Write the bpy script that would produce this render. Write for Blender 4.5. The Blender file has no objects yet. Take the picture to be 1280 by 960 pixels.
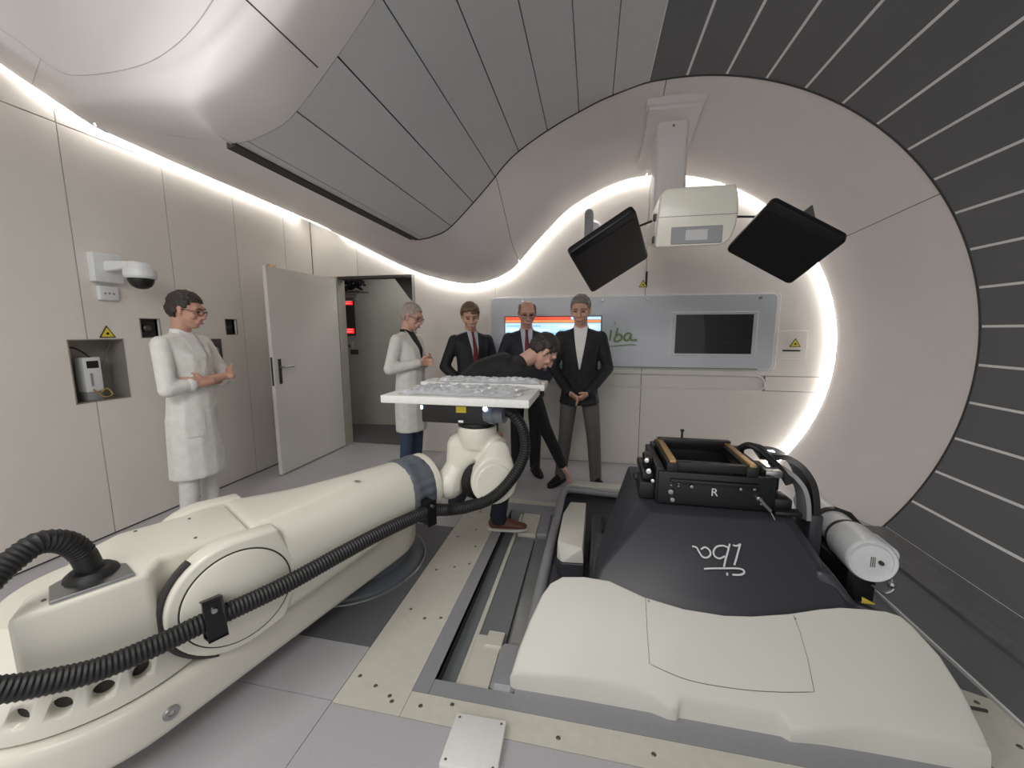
import bpy, bmesh, math, random
from math import sin, cos, pi, radians, atan2, sqrt, hypot
from mathutils import Vector, Matrix, Euler
from mathutils.bvhtree import BVHTree
random.seed(4)
SC = bpy.context.scene
COL = SC.collection

# ------------------------------------------------------------------ camera
FPX, EYE = 490.0, 1.46                       # focal length in pixels of a 1280x960 frame, eye height
YAW, PITCH = radians(11.431), radians(7.786)
FWD = Vector((-sin(YAW)*cos(PITCH), cos(YAW)*cos(PITCH), -sin(PITCH)))
RGT = Vector((cos(YAW), sin(YAW), 0))
UPV = RGT.cross(FWD)
cd = bpy.data.cameras.new('camera'); cam = bpy.data.objects.new('camera', cd); COL.objects.link(cam)
cd.sensor_width = 36; cd.lens = FPX*36/1280; cd.clip_start = .02; cd.clip_end = 60
cam.matrix_world = Matrix(((RGT.x, UPV.x, -FWD.x, 0), (RGT.y, UPV.y, -FWD.y, 0), (RGT.z, UPV.z, -FWD.z, EYE), (0, 0, 0, 1)))
SC.camera = cam

# ------------------------------------------------------------------ light and exposure
SC.view_settings.view_transform = 'Standard'; SC.view_settings.look = 'None'
SC.view_settings.gamma = 1; SC.view_settings.use_curve_mapping = False
SC.view_settings.exposure = 0.22
w = bpy.data.worlds.new('room_ambient'); SC.world = w; w.use_nodes = True
w.node_tree.nodes['Background'].inputs[0].default_value = (1.0, .985, .965, 1)
w.node_tree.nodes['Background'].inputs[1].default_value = .72
def area(name, loc, target, sx, sy, power, col=(1, .985, .955)):
    l = bpy.data.lights.new(name, 'AREA'); l.shape = 'RECTANGLE'; l.size = sx; l.size_y = sy; l.energy = power; l.color = col
    o = bpy.data.objects.new(name, l); COL.objects.link(o); o.location = loc
    o.rotation_euler = (Vector(target)-Vector(loc)).to_track_quat('-Z', 'Y').to_euler(); return o
area('ceiling_luminaire', (-1.0, -1.9, 3.3), (-.8, 1.0, .6), 2.0, 1.2, 30)
area('ceiling_luminaire', (-1.7, .2, 2.4), (-1.5, .55, 0), .7, .5, 13)
area('ceiling_luminaire', (.3, -.35, 3.05), (.2, .5, 0), 1.4, .8, 14)
area('corridor_luminaire', (-2.5, 5.0, 2.45), (-2.5, 5.0, 0), .8, .4, 5)

# ------------------------------------------------------------------ materials
def lin(c): 
    c /= 255.0
    return c/12.92 if c <= .04045 else ((c+.055)/1.055)**2.4
MATS = {}
def mat(name, rgb, rough=.5, metal=0, var=.03, scale=40, bump=0, bscale=300, spec=.5, emit=None, estr=0, coat=0, stretch=None):
    m = bpy.data.materials.new(name); m.use_nodes = True; nt = m.node_tree; b = nt.nodes['Principled BSDF']
    c = [lin(v) for v in rgb]
    b.inputs['Roughness'].default_value = rough; b.inputs['Metallic'].default_value = metal
    b.inputs['Specular IOR Level'].default_value = spec; b.inputs['Coat Weight'].default_value = coat
    tc = nt.nodes.new('ShaderNodeTexCoord'); mp = nt.nodes.new('ShaderNodeMapping')
    if stretch: mp.inputs['Scale'].default_value = stretch
    nt.links.new(tc.outputs['Object'], mp.inputs[0])
    n = nt.nodes.new('ShaderNodeTexNoise'); n.inputs['Scale'].default_value = scale; n.inputs['Detail'].default_value = 4
    nt.links.new(mp.outputs[0], n.inputs['Vector'])
    r = nt.nodes.new('ShaderNodeValToRGB')
    r.color_ramp.elements[0].position = .3; r.color_ramp.elements[1].position = .7
    r.color_ramp.elements[0].color = [v*(1-var) for v in c]+[1]; r.color_ramp.elements[1].color = [min(1, v*(1+var)) for v in c]+[1]
    nt.links.new(n.outputs['Fac'], r.inputs[0]); nt.links.new(r.outputs[0], b.inputs['Base Color'])
    if bump:
        n2 = nt.nodes.new('ShaderNodeTexNoise'); n2.inputs['Scale'].default_value = bscale; n2.inputs['Detail'].default_value = 3
        nt.links.new(mp.outputs[0], n2.inputs['Vector'])
        bp = nt.nodes.new('ShaderNodeBump'); bp.inputs['Strength'].default_value = bump; bp.inputs['Distance'].default_value = .01
        nt.links.new(n2.outputs['Fac'], bp.inputs['Height']); nt.links.new(bp.outputs[0], b.inputs['Normal'])
    if emit:
        b.inputs['Emission Color'].default_value = [lin(v) for v in emit]+[1]; b.inputs['Emission Strength'].default_value = estr
    MATS[name] = m; return m
mat('panel_white', (226, 221, 214), .45, var=.012, scale=8)
mat('trim_white', (222, 216, 214), .42, var=.01, scale=6)
mat('ceiling_grey', (198, 198, 199), .7, var=.03, scale=120, bump=.05)
mat('slat_dark', (101, 102, 105), .62, var=.05, scale=160, bump=.05)
mat('slat_joint', (240, 238, 236), .5)
mat('joint_dark', (62, 60, 58), .8)
mat('shell_dark', (70, 70, 70), .9)
mat('vinyl', (181, 179, 183), .38, var=.03, scale=90)
mat('floor_cream', (205, 202, 190), .45, var=.04, scale=25)
mat('floor_dark', (104, 106, 110), .5, var=.06, scale=60)
mat('floor_frame', (148, 148, 152), .45)
mat('floor_scuffed', (108, 109, 111), .5, var=.13, scale=9, stretch=(3, .8, 1))
mat('pit_grey', (118, 122, 124), .35, var=.05)
mat('rail_metal', (150, 152, 152), .3, metal=.6, var=.06, scale=30, stretch=(8, .6, 1))
mat('robot_white', (222, 219, 206), .32, var=.012, scale=5, coat=.2)
mat('robot_grey', (98, 104, 112), .4)
mat('nozzle_grey', (56, 57, 63), .36, var=.03, scale=200, bump=.04)
mat('cover_white', (206, 204, 196), .38, var=.012, scale=5)
mat('black_plastic', (24, 23, 24), .35)
mat('black_rubber', (26, 26, 27), .5)
mat('black_matte', (16, 15, 16), .55)
mat('metal', (176, 178, 178), .28, metal=1)
mat('dark_metal', (92, 88, 86), .35, metal=.8)
mat('brass', (196, 160, 112), .35, metal=.6)
mat('screw', (120, 118, 110), .4, metal=.7)
mat('yellow', (226, 205, 60), .5)
mat('label_white', (228, 228, 224), .5)
mat('led', (255, 255, 255), .5, emit=(255, 250, 244), estr=20)
mat('door_white', (220, 217, 212), .4, var=.01)
mat('corridor_grey', (176, 174, 164), .6, var=.05, scale=6)
mat('mat_dark', (96, 96, 98), .8)
mat('device_white', (222, 224, 226), .35)
M = MATS

# ------------------------------------------------------------------ mesh helpers
def pix(x, y):
    return (RGT*((x-640)/FPX) + UPV*(-(y-480)/FPX) + FWD)
EYEV = Vector((0, 0, EYE))
def onY(x, y, Y): v = pix(x, y); return EYEV + v*(Y/v.y)
def onX(x, y, X): v = pix(x, y); return EYEV + v*(X/v.x)
def onZ(x, y, Z): v = pix(x, y); return EYEV + v*((Z-EYE)/v.z)
def onP(x, y, p0, n): v = pix(x, y); return EYEV + v*((Vector(p0)-EYEV).dot(n)/v.dot(n))

def add(name, me, m=None, parent=None, smooth=False, loc=None):
    o = bpy.data.objects.new(name, me); COL.objects.link(o)
    if m is not None and not me.materials: me.materials.append(M[m] if isinstance(m, str) else m)
    if parent is not None: o.parent = parent
    if loc is not None: o.location = loc
    if smooth:
        for p in me.polygons: p.use_smooth = True
    return o
def mesh(name, verts, faces):
    me = bpy.data.meshes.new(name); me.from_pydata([tuple(v) for v in verts], [], faces); me.update(); return me
def bm_mesh(name, bm, angle=None):
    bmesh.ops.recalc_face_normals(bm, faces=bm.faces)
    me = bpy.data.meshes.new(name); bm.to_mesh(me); bm.free()
    if angle is not None:
        for p in me.polygons: p.use_smooth = True
        me.set_sharp_from_angle(angle=radians(angle))
    return me
def thing(name, label, cat, loc=(0, 0, 0), rotz=0, group=None):
    o = bpy.data.objects.new(name, None); COL.objects.link(o); o.empty_display_size = .1
    o.location = loc; o.rotation_euler = (0, 0, rotz); return tag(o, label, cat, group)
def tag(o, label, cat, group=None, kind=None):
    o['label'] = label; o['category'] = cat
    if group: o['group'] = group
    if kind: o['kind'] = kind
    return o
def struct(name, label=None, loc=(0, 0, 0)):
    o = bpy.data.objects.new(name, None); COL.objects.link(o); o['kind'] = 'structure'; o.empty_display_size = .1; o.location = loc
    if label: o['label'] = label
    return o
def box_me(name, lo, hi, bev=0, seg=2):
    bm = bmesh.new(); bmesh.ops.create_cube(bm, size=1)
    for v in bm.verts: v.co = Vector([(lo[i]+hi[i])/2 + v.co[i]*(hi[i]-lo[i]) for i in range(3)])
    if bev: bmesh.ops.bevel(bm, geom=bm.edges[:], offset=bev, segments=seg, profile=.5, affect='EDGES')
    return bm_mesh(name, bm, 35 if bev else None)
def box(name, lo, hi, m, parent=None, bev=0, seg=2):
    return add(name, box_me(name, lo, hi, bev, seg), m, parent)
def frame_mat(o, x, y, z):
    """matrix with columns x,y,z and origin o"""
    return Matrix(((x[0], y[0], z[0], o[0]), (x[1], y[1], z[1], o[1]), (x[2], y[2], z[2], o[2]), (0, 0, 0, 1)))
def prism_me(name, poly, h0, h1, mtx=None, bev=0, seg=2):
    """polygon in local xy extruded in local z from h0 to h1, then transformed"""
    bm = bmesh.new(); n = len(poly)
    a = [bm.verts.new((p[0], p[1], h0)) for p in poly]; b = [bm.verts.new((p[0], p[1], h1)) for p in poly]
    bm.faces.new(a[::-1]); bm.faces.new(b)
    for i in range(n): bm.faces.new((a[i], a[(i+1) % n], b[(i+1) % n], b[i]))
    bmesh.ops.recalc_face_normals(bm, faces=bm.faces)
    if bev: 
        ed = [e for e in bm.edges if len(e.link_faces) == 2 and e.link_faces[0].normal.angle(e.link_faces[1].normal, 0) > radians(24)]
        bmesh.ops.bevel(bm, geom=ed, offset=bev, segments=seg, profile=.5, affect='EDGES')
    if mtx is not None: bm.transform(mtx)
    return bm_mesh(name, bm, 32)
def hull_me(name, pts, bev=0, seg=2, mtx=None, ang=32, minang=12):
    bm = bmesh.new()
    for p in pts: bm.verts.new(p)
    r = bmesh.ops.convex_hull(bm, input=bm.verts[:])
    bmesh.ops.delete(bm, geom=[v for v in bm.verts if not v.link_faces], context='VERTS')
    bmesh.ops.dissolve_limit(bm, angle_limit=radians(3), verts=bm.verts[:], edges=bm.edges[:])
    if bev:
        ed = [e for e in bm.edges if len(e.link_faces) == 2 and e.link_faces[0].normal.angle(e.link_faces[1].normal, 0) > radians(minang)]
        bmesh.ops.bevel(bm, geom=ed, offset=bev, segments=seg, profile=.5, affect='EDGES', clamp_overlap=True)
    if mtx is not None: bm.transform(mtx)
    return bm_mesh(name, bm, ang)
def grid_me(name, rows, closed_u=False, thick=0, smooth=True):
    """rows: list of equal-length point lists"""
    nv = len(rows[0]); V = [p for r in rows for p in r]; Fc = []
    for i in range(len(rows)-1):
        for j in range(nv-1 + (1 if closed_u else 0)):
            k = (j+1) % nv
            Fc.append((i*nv+j, i*nv+k, (i+1)*nv+k, (i+1)*nv+j))
    me = mesh(name, V, Fc)
    if thick:
        bm = bmesh.new(); bm.from_mesh(me); bmesh.ops.recalc_face_normals(bm, faces=bm.faces)
        bmesh.ops.solidify(bm, geom=bm.faces[:], thickness=thick); bm.to_mesh(me); bm.free()
    if smooth:
        for p in me.polygons: p.use_smooth = True
        me.set_sharp_from_angle(angle=radians(40))
    return me
def catmull(P, n=8, closed=False):
    P = [Vector(p) for p in P]; out = []; N = len(P)
    rng = range(N) if closed else range(N-1)
    for i in rng:
        if closed: p0, p1, p2, p3 = P[(i-1) % N], P[i], P[(i+1) % N], P[(i+2) % N]
        else: p0, p1, p2, p3 = P[max(i-1, 0)], P[i], P[i+1], P[min(i+2, N-1)]
        for k in range(n):
            t = k/n
            out.append(.5*((2*p1)+(p2-p0)*t+(2*p0-5*p1+4*p2-p3)*t*t+(3*p1-p0-3*p2+p3)*t**3))
    if not closed: out.append(P[-1].copy())
    return out
def tube_me(name, path, r, seg=12, cap=True, closed=False, ribs=None):
    path = [Vector(p) for p in path]; n = len(path); rr = r if callable(r) else (lambda t: r)
    T = []
    for i in range(n):
        a = path[(i-1) % n] if (closed or i) else path[0]; b = path[(i+1) % n] if (closed or i < n-1) else path[-1]
        T.append((b-a).normalized())
    nrm = T[0].orthogonal().normalized(); rows = []
    for i in range(n):
        nrm = (nrm - T[i]*nrm.dot(T[i])).normalized(); bn = T[i].cross(nrm); R_ = rr(i/(n-1))
        rows.append([path[i] + (nrm*cos(2*pi*k/seg)+bn*sin(2*pi*k/seg))*R_ for k in range(seg)])
    if closed: rows.append(rows[0])
    me = grid_me(name, rows, True)
    if cap and not closed:
        bm = bmesh.new(); bm.from_mesh(me); bm.verts.ensure_lookup_table()
        bm.faces.new([bm.verts[k] for k in range(seg)][::-1]); bm.faces.new([bm.verts[(n-1)*seg+k] for k in range(seg)])
        bmesh.ops.recalc_face_normals(bm, faces=bm.faces); bm.to_mesh(me); bm.free(); me.set_sharp_from_angle(angle=radians(40))
    return me
def tube(name, path, r, m, parent=None, seg=12, closed=False):
    return add(name, tube_me(name, path, r, seg, True, closed), m, parent)
def axis_frame(o, z, xh=None):
    z = Vector(z).normalized(); x = (Vector(xh) if xh is not None else z.orthogonal()); x = (x - z*x.dot(z)).normalized(); y = z.cross(x)
    return frame_mat(o, x, y, z)
def lathe_me(name, prof, seg=40, mtx=None, ang=35):
    """prof: (r,z) pairs, revolved round local z"""
    rows = [[(r*cos(2*pi*k/seg), r*sin(2*pi*k/seg), z) for k in range(seg)] for r, z in prof]
    V = [p for r in rows for p in r]; Fc = []
    for i in range(len(rows)-1):
        for j in range(seg): Fc.append((i*seg+j, i*seg+(j+1) % seg, (i+1)*seg+(j+1) % seg, (i+1)*seg+j))
    bm = bmesh.new(); bm.from_mesh(mesh(name, V, Fc))
    bmesh.ops.remove_doubles(bm, verts=bm.verts[:], dist=1e-5)
    if prof[0][0] > 1e-4: bm.faces.new([v for v in bm.verts if abs(v.co.z-prof[0][1]) < 1e-6 and abs(hypot(v.co.x, v.co.y)-prof[0][0]) < 1e-5][::-1]) if False else None
    if mtx is not None: bm.transform(mtx)
    return bm_mesh(name, bm, ang)
def lathe(name, prof, m, parent=None, seg=40, mtx=None):
    return add(name, lathe_me(name, prof, seg, mtx), m, parent)
def rrect(x0, y0, x1, y1, r, n=5):
    P = []
    for cx, cy, a in ((x1-r, y1-r, 0), (x0+r, y1-r, 90), (x0+r, y0+r, 180), (x1-r, y0+r, 270)):
        for k in range(n+1): t = radians(a+90*k/n); P.append((cx+r*cos(t), cy+r*sin(t)))
    return P
def text_me(name, s, size, mtx, thick=.0006, shear=0):
    cu = bpy.data.curves.new(name, 'FONT'); cu.body = s; cu.size = size; cu.extrude = thick; cu.align_x = 'CENTER'; cu.align_y = 'CENTER'; cu.shear = shear
    o = bpy.data.objects.new(name, cu); COL.objects.link(o)
    dg = bpy.context.evaluated_depsgraph_get(); me = bpy.data.meshes.new_from_object(o.evaluated_get(dg))
    bpy.data.objects.remove(o); bpy.data.curves.remove(cu); me.transform(mtx); return me
def bvh_of(o):
    bm = bmesh.new(); bm.from_mesh(o.data); bm.transform(o.matrix_basis); t = BVHTree.FromBMesh(bm); bm.free(); return t
# ================================================================== the setting
AX, AZ, RO, RI = .558, 1.236, 2.0, 1.73      # gantry axis (along Y), outer and inner radius of the ring trim
YF, YB = 3.22, 4.34                          # front plane of the ring, back wall
XW = -3.35                                   # left wall
def circ(a, r, y): return Vector((AX+r*cos(radians(a)), y, AZ+r*sin(radians(a))))

# outer outline (meets ceiling and slats) and inner outline (lip in front of the cove light), as matching stations
SO = [(-1.48, 2.222), (-1.40, 2.226), (-1.335, 2.238), (-1.193, 2.29), (-1.018, 2.44), (-.834, 2.62), (-.716, 2.745), (-.587, 2.85), (-.34, 2.99), (-.09, 3.10), (.07, 3.158)]
SI = [(-2.84, 2.53), (-2.23, 2.233), (-1.80, 2.06), (-1.417, 1.974), (-1.14, 1.995), (-.869, 2.106), (-.652, 2.33), (-.46, 2.52), (-.277, 2.69), (-.03, 2.83), (.198, 2.918)]
YL = 4.27
OUT = [Vector((-1.48, y, 2.222)) for y in (1.47, 2.1, 2.7, 3.08)] + [Vector((x, YF, z)) for x, z in SO]
INN = [Vector(p) for p in ((-3.25, 2.25, 2.785), (-3.25, 2.7, 2.765), (-3.25, 3.5, 2.745), (-3.22, 4.18, 2.71))] + [Vector((x, YL, z)) for x, z in SI]
ang = 97.0
while ang > -52: OUT.append(circ(ang, RO, YF)); INN.append(circ(ang, RI, YL)); ang -= 4.65
NS = 5
OUTC = catmull(OUT, NS); INNC = catmull(INN, NS)
SECT = [(0, 0), (.02, .03), (.08, .08), (.30, .25), (.55, .43), (.70, .54), (.79, .62), (.85, .70), (.91, .80), (.96, .90), (1, .97), (1, 1), (1.0, 1.02)]
def trim_row(o, i):
    R_ = []
    for s, t in SECT: R_.append(Vector((o.x+(i.x-o.x)*s, o.y+(i.y-o.y)*t, o.z+(i.z-o.z)*s)))
    R_ = catmull(R_, 3)
    return R_
ROWS = [trim_row(o, i) for o, i in zip(OUTC, INNC)]
trim = struct('trim_1', 'white moulded ring trim sweeping from the left soffit around the gantry opening')
cuts = [0, 9*NS+2, 16*NS, 29*NS-2, len(ROWS)-1]
for a, b in zip(cuts[:-1], cuts[1:]):
    seg = [r for r in ROWS[a:b+1]]
    # 3 mm joint at the far end of every moulding but the last
    if b != len(ROWS)-1:
        d = [(q-p) for p, q in zip(seg[-2], seg[-1])]
        seg[-1] = [p + dd*(max(0, dd.length-.005)/max(dd.length, 1e-6)) for p, dd in zip(seg[-2], d)]
    me = grid_me('trim_panel', seg)
    bm = bmesh.new(); bm.from_mesh(me); bmesh.ops.recalc_face_normals(bm, faces=bm.faces)
    c = bm.faces[:][len(bm.faces)//2]
    bm.to_mesh(me); bm.free()
    o = add('trim_panel', me, 'trim_white', trim)
back = [[p + Vector((0, .05, .02)) + (p-Vector((AX, p.y, AZ))).normalized()*.03 for p in r] for r in ROWS]
add('trim_backing', grid_me('trim_backing', back[::2]), 'joint_dark', trim)
# dark shadow groove along the outer outline
add('groove', tube_me('groove', [p + (p-Vector((AX, p.y, AZ))).normalized()*.004 + Vector((0, -.004, 0)) for p in OUTC[3*NS:]], .010, 6), 'joint_dark', trim)
gx = [(-1.50, 2.205), (-1.455, 2.213), (-1.455, 2.25), (-1.50, 2.25)]
add('groove', prism_me('groove', [(x, z) for x, z in gx], 1.47, 3.16, frame_mat((0, 0, 0), (1, 0, 0), (0, 0, 1), (0, 1, 0))), 'joint_dark', trim)
# cove light behind the inner lip
def led_path(i0, i1, off_y, off_r):
    P = []
    for p in INNC[i0:i1]:
        v = (p-Vector((AX, p.y, AZ))); v.y = 0; P.append(p + v.normalized()*off_r + Vector((0, off_y, 0)))
    return P
cl = add('cove_light', tube_me('cove_light', led_path(6*NS, len(INNC), .03, .012), .012, 6), 'led')
tag(cl, 'bright white light strip glowing around the ring behind its inner lip', 'cove light')
pth = [p + Vector((-.06, 0, .03)) for p in INNC[0:3*NS]] + [p + Vector((-.0, .03, .015)) for p in INNC[4*NS:6*NS+1]]
cl = add('cove_light', tube_me('cove_light', [Vector((-3.338, 1.2, 3.38)), Vector((-3.338, 1.78, 3.03)), Vector((-3.33, 2.0, 2.90))]+pth, .010, 6), 'led')
tag(cl, 'bright white light strip along the top of the left wall above the door', 'cove light')

# ------------------------------------------------------------------ grey ceiling strips on the S-curve
ceil = struct('ceiling', 'light grey curved ceiling of long strips between dark joints')
SP = catmull([Vector((x, 0, z)) for x, z in SO] + [circ(97, RO, 0)*1, circ(95.9, RO, 0)], 10)
for p in SP: p.y = 0
S = [0]
for a, b in zip(SP[:-1], SP[1:]): S.append(S[-1]+(b-a).length)
def sat(s):
    for k in range(len(S)-1):
        if S[k+1] >= s: t = (s-S[k])/max(1e-6, S[k+1]-S[k]); return SP[k].lerp(SP[k+1], t)
    return SP[-1].copy()
LT = S[-1]; step = RO*radians(7.4); s1 = LT
while s1 > .06:
    s0 = max(s1-step, .02)
    P = [sat(s0+.004+(s1-s0-.006)*k/8) for k in range(9)]
    rows = [[Vector((p.x, y, p.z)) for y in (1.475, 3.215)] for p in P]
    add('ceiling_strip', grid_me('ceiling_strip', rows, thick=-.018), 'ceiling_grey', ceil)
    s1 = s0
rows = [[Vector((p.x, y, p.z+.022)) for y in (1.475, 3.215)] for p in SP[::3]]
add('ceiling_backing', grid_me('ceiling_backing', rows), 'joint_dark', ceil)

# ------------------------------------------------------------------ dark slats of the gantry barrel
wr = struct('wall_right', 'dark grey barrel wall of long slats with pale joints', (AX, 0, AZ))
def arc_seg(name, a0, a1, r0, r1, y0, y1, n):
    bm = bmesh.new(); rows = []
    for k in range(n+1):
        a = radians(a0+(a1-a0)*k/n)
        rows.append([bm.verts.new((r*cos(a), y, r*sin(a))) for r, y in ((r0, y0), (r0, y1), (r1, y1), (r1, y0))])
    for k in range(n):
        for q in range(4): bm.faces.new((rows[k][q], rows[k][(q+1) % 4], rows[k+1][(q+1) % 4], rows[k+1][q]))
    bm.faces.new(rows[0]); bm.faces.new(rows[-1][::-1])
    return bm_mesh(name, bm, 30)
sl = arc_seg('slat', .24, 7.16, RO, RO+.02, -1.2, 3.215, 5); jo = arc_seg('joint_strip', -.24, .24, RO+.002, RO+.02, -1.2, 3.215, 1)
a = 96.0-7.4
while a > -45:
    o = add('slat', sl, 'slat_dark', wr); o.rotation_euler = (0, -radians(a), 0)
    o = add('joint_strip', jo, 'slat_joint', wr); o.rotation_euler = (0, -radians(a), 0)
    a -= 7.4
o = add('joint_strip', jo, 'slat_joint', wr); o.rotation_euler = (0, -radians(96), 0)

# ------------------------------------------------------------------ left wall
wl = struct('wall_left', 'off-white panelled wall with dark vertical joints', (XW, 0, 0))
def wall_panel(y0, y1, z0, z1, par=wl, nm='wall_panel', x0=-.025, x1=0): return box(nm, (x0, y0, z0), (x1, y1, z1), 'panel_white', par, .002, 1)
NY0, NY1, NZ0, NZ1 = 1.94, 2.255, .97, 1.40          # niche with the device
ys = [-1.05, -.43, .19, .81, 1.43, 2.05, 2.67, 3.29, 3.91, 4.335]
def cut_panel(y0, y1, z0, z1, holes):
    """panel with rectangular holes, as a plane with thickness"""
    Y = sorted({y0, y1, *[h[0] for h in holes], *[h[1] for h in holes]}); Z = sorted({z0, z1, *[h[2] for h in holes], *[h[3] for h in holes]})
    Y = [v for v in Y if y0-1e-6 <= v <= y1+1e-6]; Z = [v for v in Z if z0-1e-6 <= v <= z1+1e-6]
    bm = bmesh.new(); vs = {}
    def V(y, z):
        if (y, z) not in vs: vs[(y, z)] = bm.verts.new((0, y, z))
        return vs[(y, z)]
    for i in range(len(Y)-1):
        for j in range(len(Z)-1):
            cy, cz = (Y[i]+Y[i+1])/2, (Z[j]+Z[j+1])/2
            if any(h[0] < cy < h[1] and h[2] < cz < h[3] for h in holes): continue
            bm.faces.new((V(Y[i], Z[j]), V(Y[i+1], Z[j]), V(Y[i+1], Z[j+1]), V(Y[i], Z[j+1])))
    ex = bmesh.ops.extrude_face_region(bm, geom=bm.faces[:])
    for v in ex['geom']:
        if isinstance(v, bmesh.types.BMVert): v.co.x -= .025
    return bm_mesh('wall_panel', bm)
HB = [(2.38, 2.52, 1.405, 1.55), (3.09, 3.21, 1.42, 1.565)]
for y0, y1 in zip(ys[:-1], ys[1:]):
    holes = [h for h in [(NY0, NY1, NZ0, NZ1)]+HB if h[0] < y1 and h[1] > y0]
    a0, a1 = y0+.003, y1-.003
    hs = [(max(h[0], a0), min(h[1], a1), h[2], h[3]) for h in holes]
    add('wall_panel', cut_panel(a0, a1, .012, 2.757, hs), 'panel_white', wl)
    wall_panel(a0, a1, 2.763, 3.6)
box('wall_backing', (-.20, -1.05, -.05), (-.17, 4.4, 3.7), 'joint_dark', wl)
for y0, y1 in zip(ys[:-1], ys[1:]):
    box('joint_backing', (-.05, y0-.02, 0), (-.026, y0+.02, .96), 'joint_dark', wl)
    box('joint_backing', (-.05, y0-.02, 1.57), (-.026, y0+.02, 3.0), 'joint_dark', wl)
box('joint_backing', (-.05, -1, 2.73), (-.027, 4.3, 2.79), 'joint_dark', wl)
box('baseboard_left', (XW-.02, -1, 0), (XW-.004, 4.3, .03), 'joint_dark')['kind'] = 'structure'
bpy.data.objects['baseboard_left']['label'] = 'dark recessed skirting along the foot of the left wall'

# ------------------------------------------------------------------ back wall
wb = struct('wall_back', 'white panelled back wall behind the ring with door opening at left', (0, YB, 0))
DX0, DX1, DZ = -3.06, -2.03, 2.10
def bpanel(x0, x1, z0, z1, y0=0, y1=.03): return box('wall_panel', (x0+.0025, y0, z0+.0025), (x1-.0025, y1, z1-.0025), 'panel_white', wb, .0015, 1)
bpanel(XW, DX0, 0, DZ); bpanel(XW, -2.75, DZ, 3.3); bpanel(-2.75, DX1, DZ, 3.3)
bpanel(DX1, -1.06, 0, 3.3)
LX0, LX1, LZ0, LZ1 = -1.06, 1.72, .855, 1.005       # recessed shelf slot
bpanel(-1.06, .53, 0, LZ0); bpanel(.53, 2.75, 0, LZ0)
bpanel(-1.06, .53, LZ1, 3.3); bpanel(.53, 2.75, LZ1, 3.3)
bpanel(LX1+.002, 2.75, LZ0, LZ1)
bpanel(LX0, .53, LZ0, LZ1, .028, .05); bpanel(.53, LX1, LZ0, LZ1, .028, .05)
lip = [(LX0, 0, LZ1), (LX1-.09, 0, LZ1)] + [(LX1-.09+.09*sin(radians(t)), 0, LZ1-.09+.09*cos(radians(t))) for t in range(15, 91, 15)] + [(LX1, 0, LZ0+.055)] + [(LX1-.055+.055*cos(radians(t)), 0, LZ0+.055-.055*sin(radians(t))) for t in range(15, 91, 15)] + [(LX0, 0, LZ0)]
add('recess_lip', tube_me('recess_lip', [Vector(p)+Vector((0, .002, 0)) for p in lip], .009, 6), 'trim_white', wb)
box('wall_backing', (-2.0, .06, -.05), (2.9, .08, 3.4), 'joint_dark', wb)
box('wall_backing', (XW-.1, .035, DZ+.01), (-2.0, .06, 3.4), 'joint_dark', wb)

# door frame opening and corridor behind
dj = struct('trim_2', 'thin grey metal door frame in the back wall')
box('frame_jamb', (DX0, YB-.005, 0), (DX0+.03, YB+.14, DZ), 'corridor_grey', dj)
box('frame_jamb', (DX1-.03, YB-.005, 0), (DX1, YB+.14, DZ), 'corridor_grey', dj)
box('frame_head', (DX0, YB+.0, DZ-.025), (DX1, YB+.14, DZ), 'joint_dark', dj)
cor = struct('wall_corridor', 'grey-green corridor walls seen through the open doorway')
add('corridor_side', prism_me('corridor_side', [(-3.45, 4.5), (-3.95, 5.35), (-3.99, 5.35), (-3.49, 4.5)], -.02, 2.6), 'corridor_grey', cor)
add('corridor_end', prism_me('corridor_end', [(-3.99, 5.35), (-1.2, 5.75), (-1.2, 5.79), (-3.99, 5.39)], -.02, 2.6), 'corridor_grey', cor)
box('corridor_side', (-1.3, 4.45, -.02), (-1.26, 5.8, 2.6), 'corridor_grey', cor)
box('corridor_ceiling', (-4.0, 4.45, 2.6), (-1.2, 5.8, 2.64), 'shell_dark', cor)

# ------------------------------------------------------------------ floor
fl = struct('floor', 'grey vinyl floor with cream inlaid strips around a sunken rail pit')
def fbox(nm, x0, y0, x1, y1, m, z1=0, z0=-.03, bev=0): return box(nm, (x0, y0, z0), (x1, y1, z1), m, fl, bev, 1)
g = .0015
fbox('vinyl_sheet', -3.5, -1.2, -.974, 1.205, 'vinyl'); fbox('vinyl_sheet', -3.5, 1.208, -1.96, 4.5, 'vinyl')
fbox('vinyl_sheet', -1.957, 1.208, -.974, 1.478, 'vinyl'); fbox('vinyl_sheet', -1.957, 2.625, -.974, 4.5, 'vinyl')
fbox('vinyl_sheet', -.971, -1.2, 2.9, 1.197, 'vinyl'); fbox('vinyl_sheet', -.971, 3.203, 2.9, 4.5, 'vinyl')
fbox('base_plate', -1.957, 1.48, -.974, 2.623, 'floor_dark')
fbox('cream_strip', -.971, 1.2, -.683, 3.2, 'floor_cream'); fbox('cream_strip', -.681, 1.2, 1.6, 1.308, 'floor_cream'); fbox('cream_strip', -.681, 3.122, -.2, 3.2, 'floor_cream')
fbox('pit_frame', -.681, 1.31, -.612, 3.12, 'floor_frame'); fbox('pit_frame', -.61, 1.31, 1.6, 1.379, 'floor_frame'); fbox('pit_frame', -.27, 1.379, 1.4, 1.45, 'floor_frame'); fbox('pit_frame', -.61, 3.0, -.2, 3.12, 'floor_frame')
fbox('pit_bottom', -.7, 1.3, 1.7, 3.15, 'pit_grey', -.075, -.09)
fbox('pit_wall', -.617, 1.38, -.612, 3.0, 'joint_dark', -.004, -.08)
fbox('rail_edge', -.532, 1.38, -.508, 3.0, 'floor_cream', -.035, -.075, .002)
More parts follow.
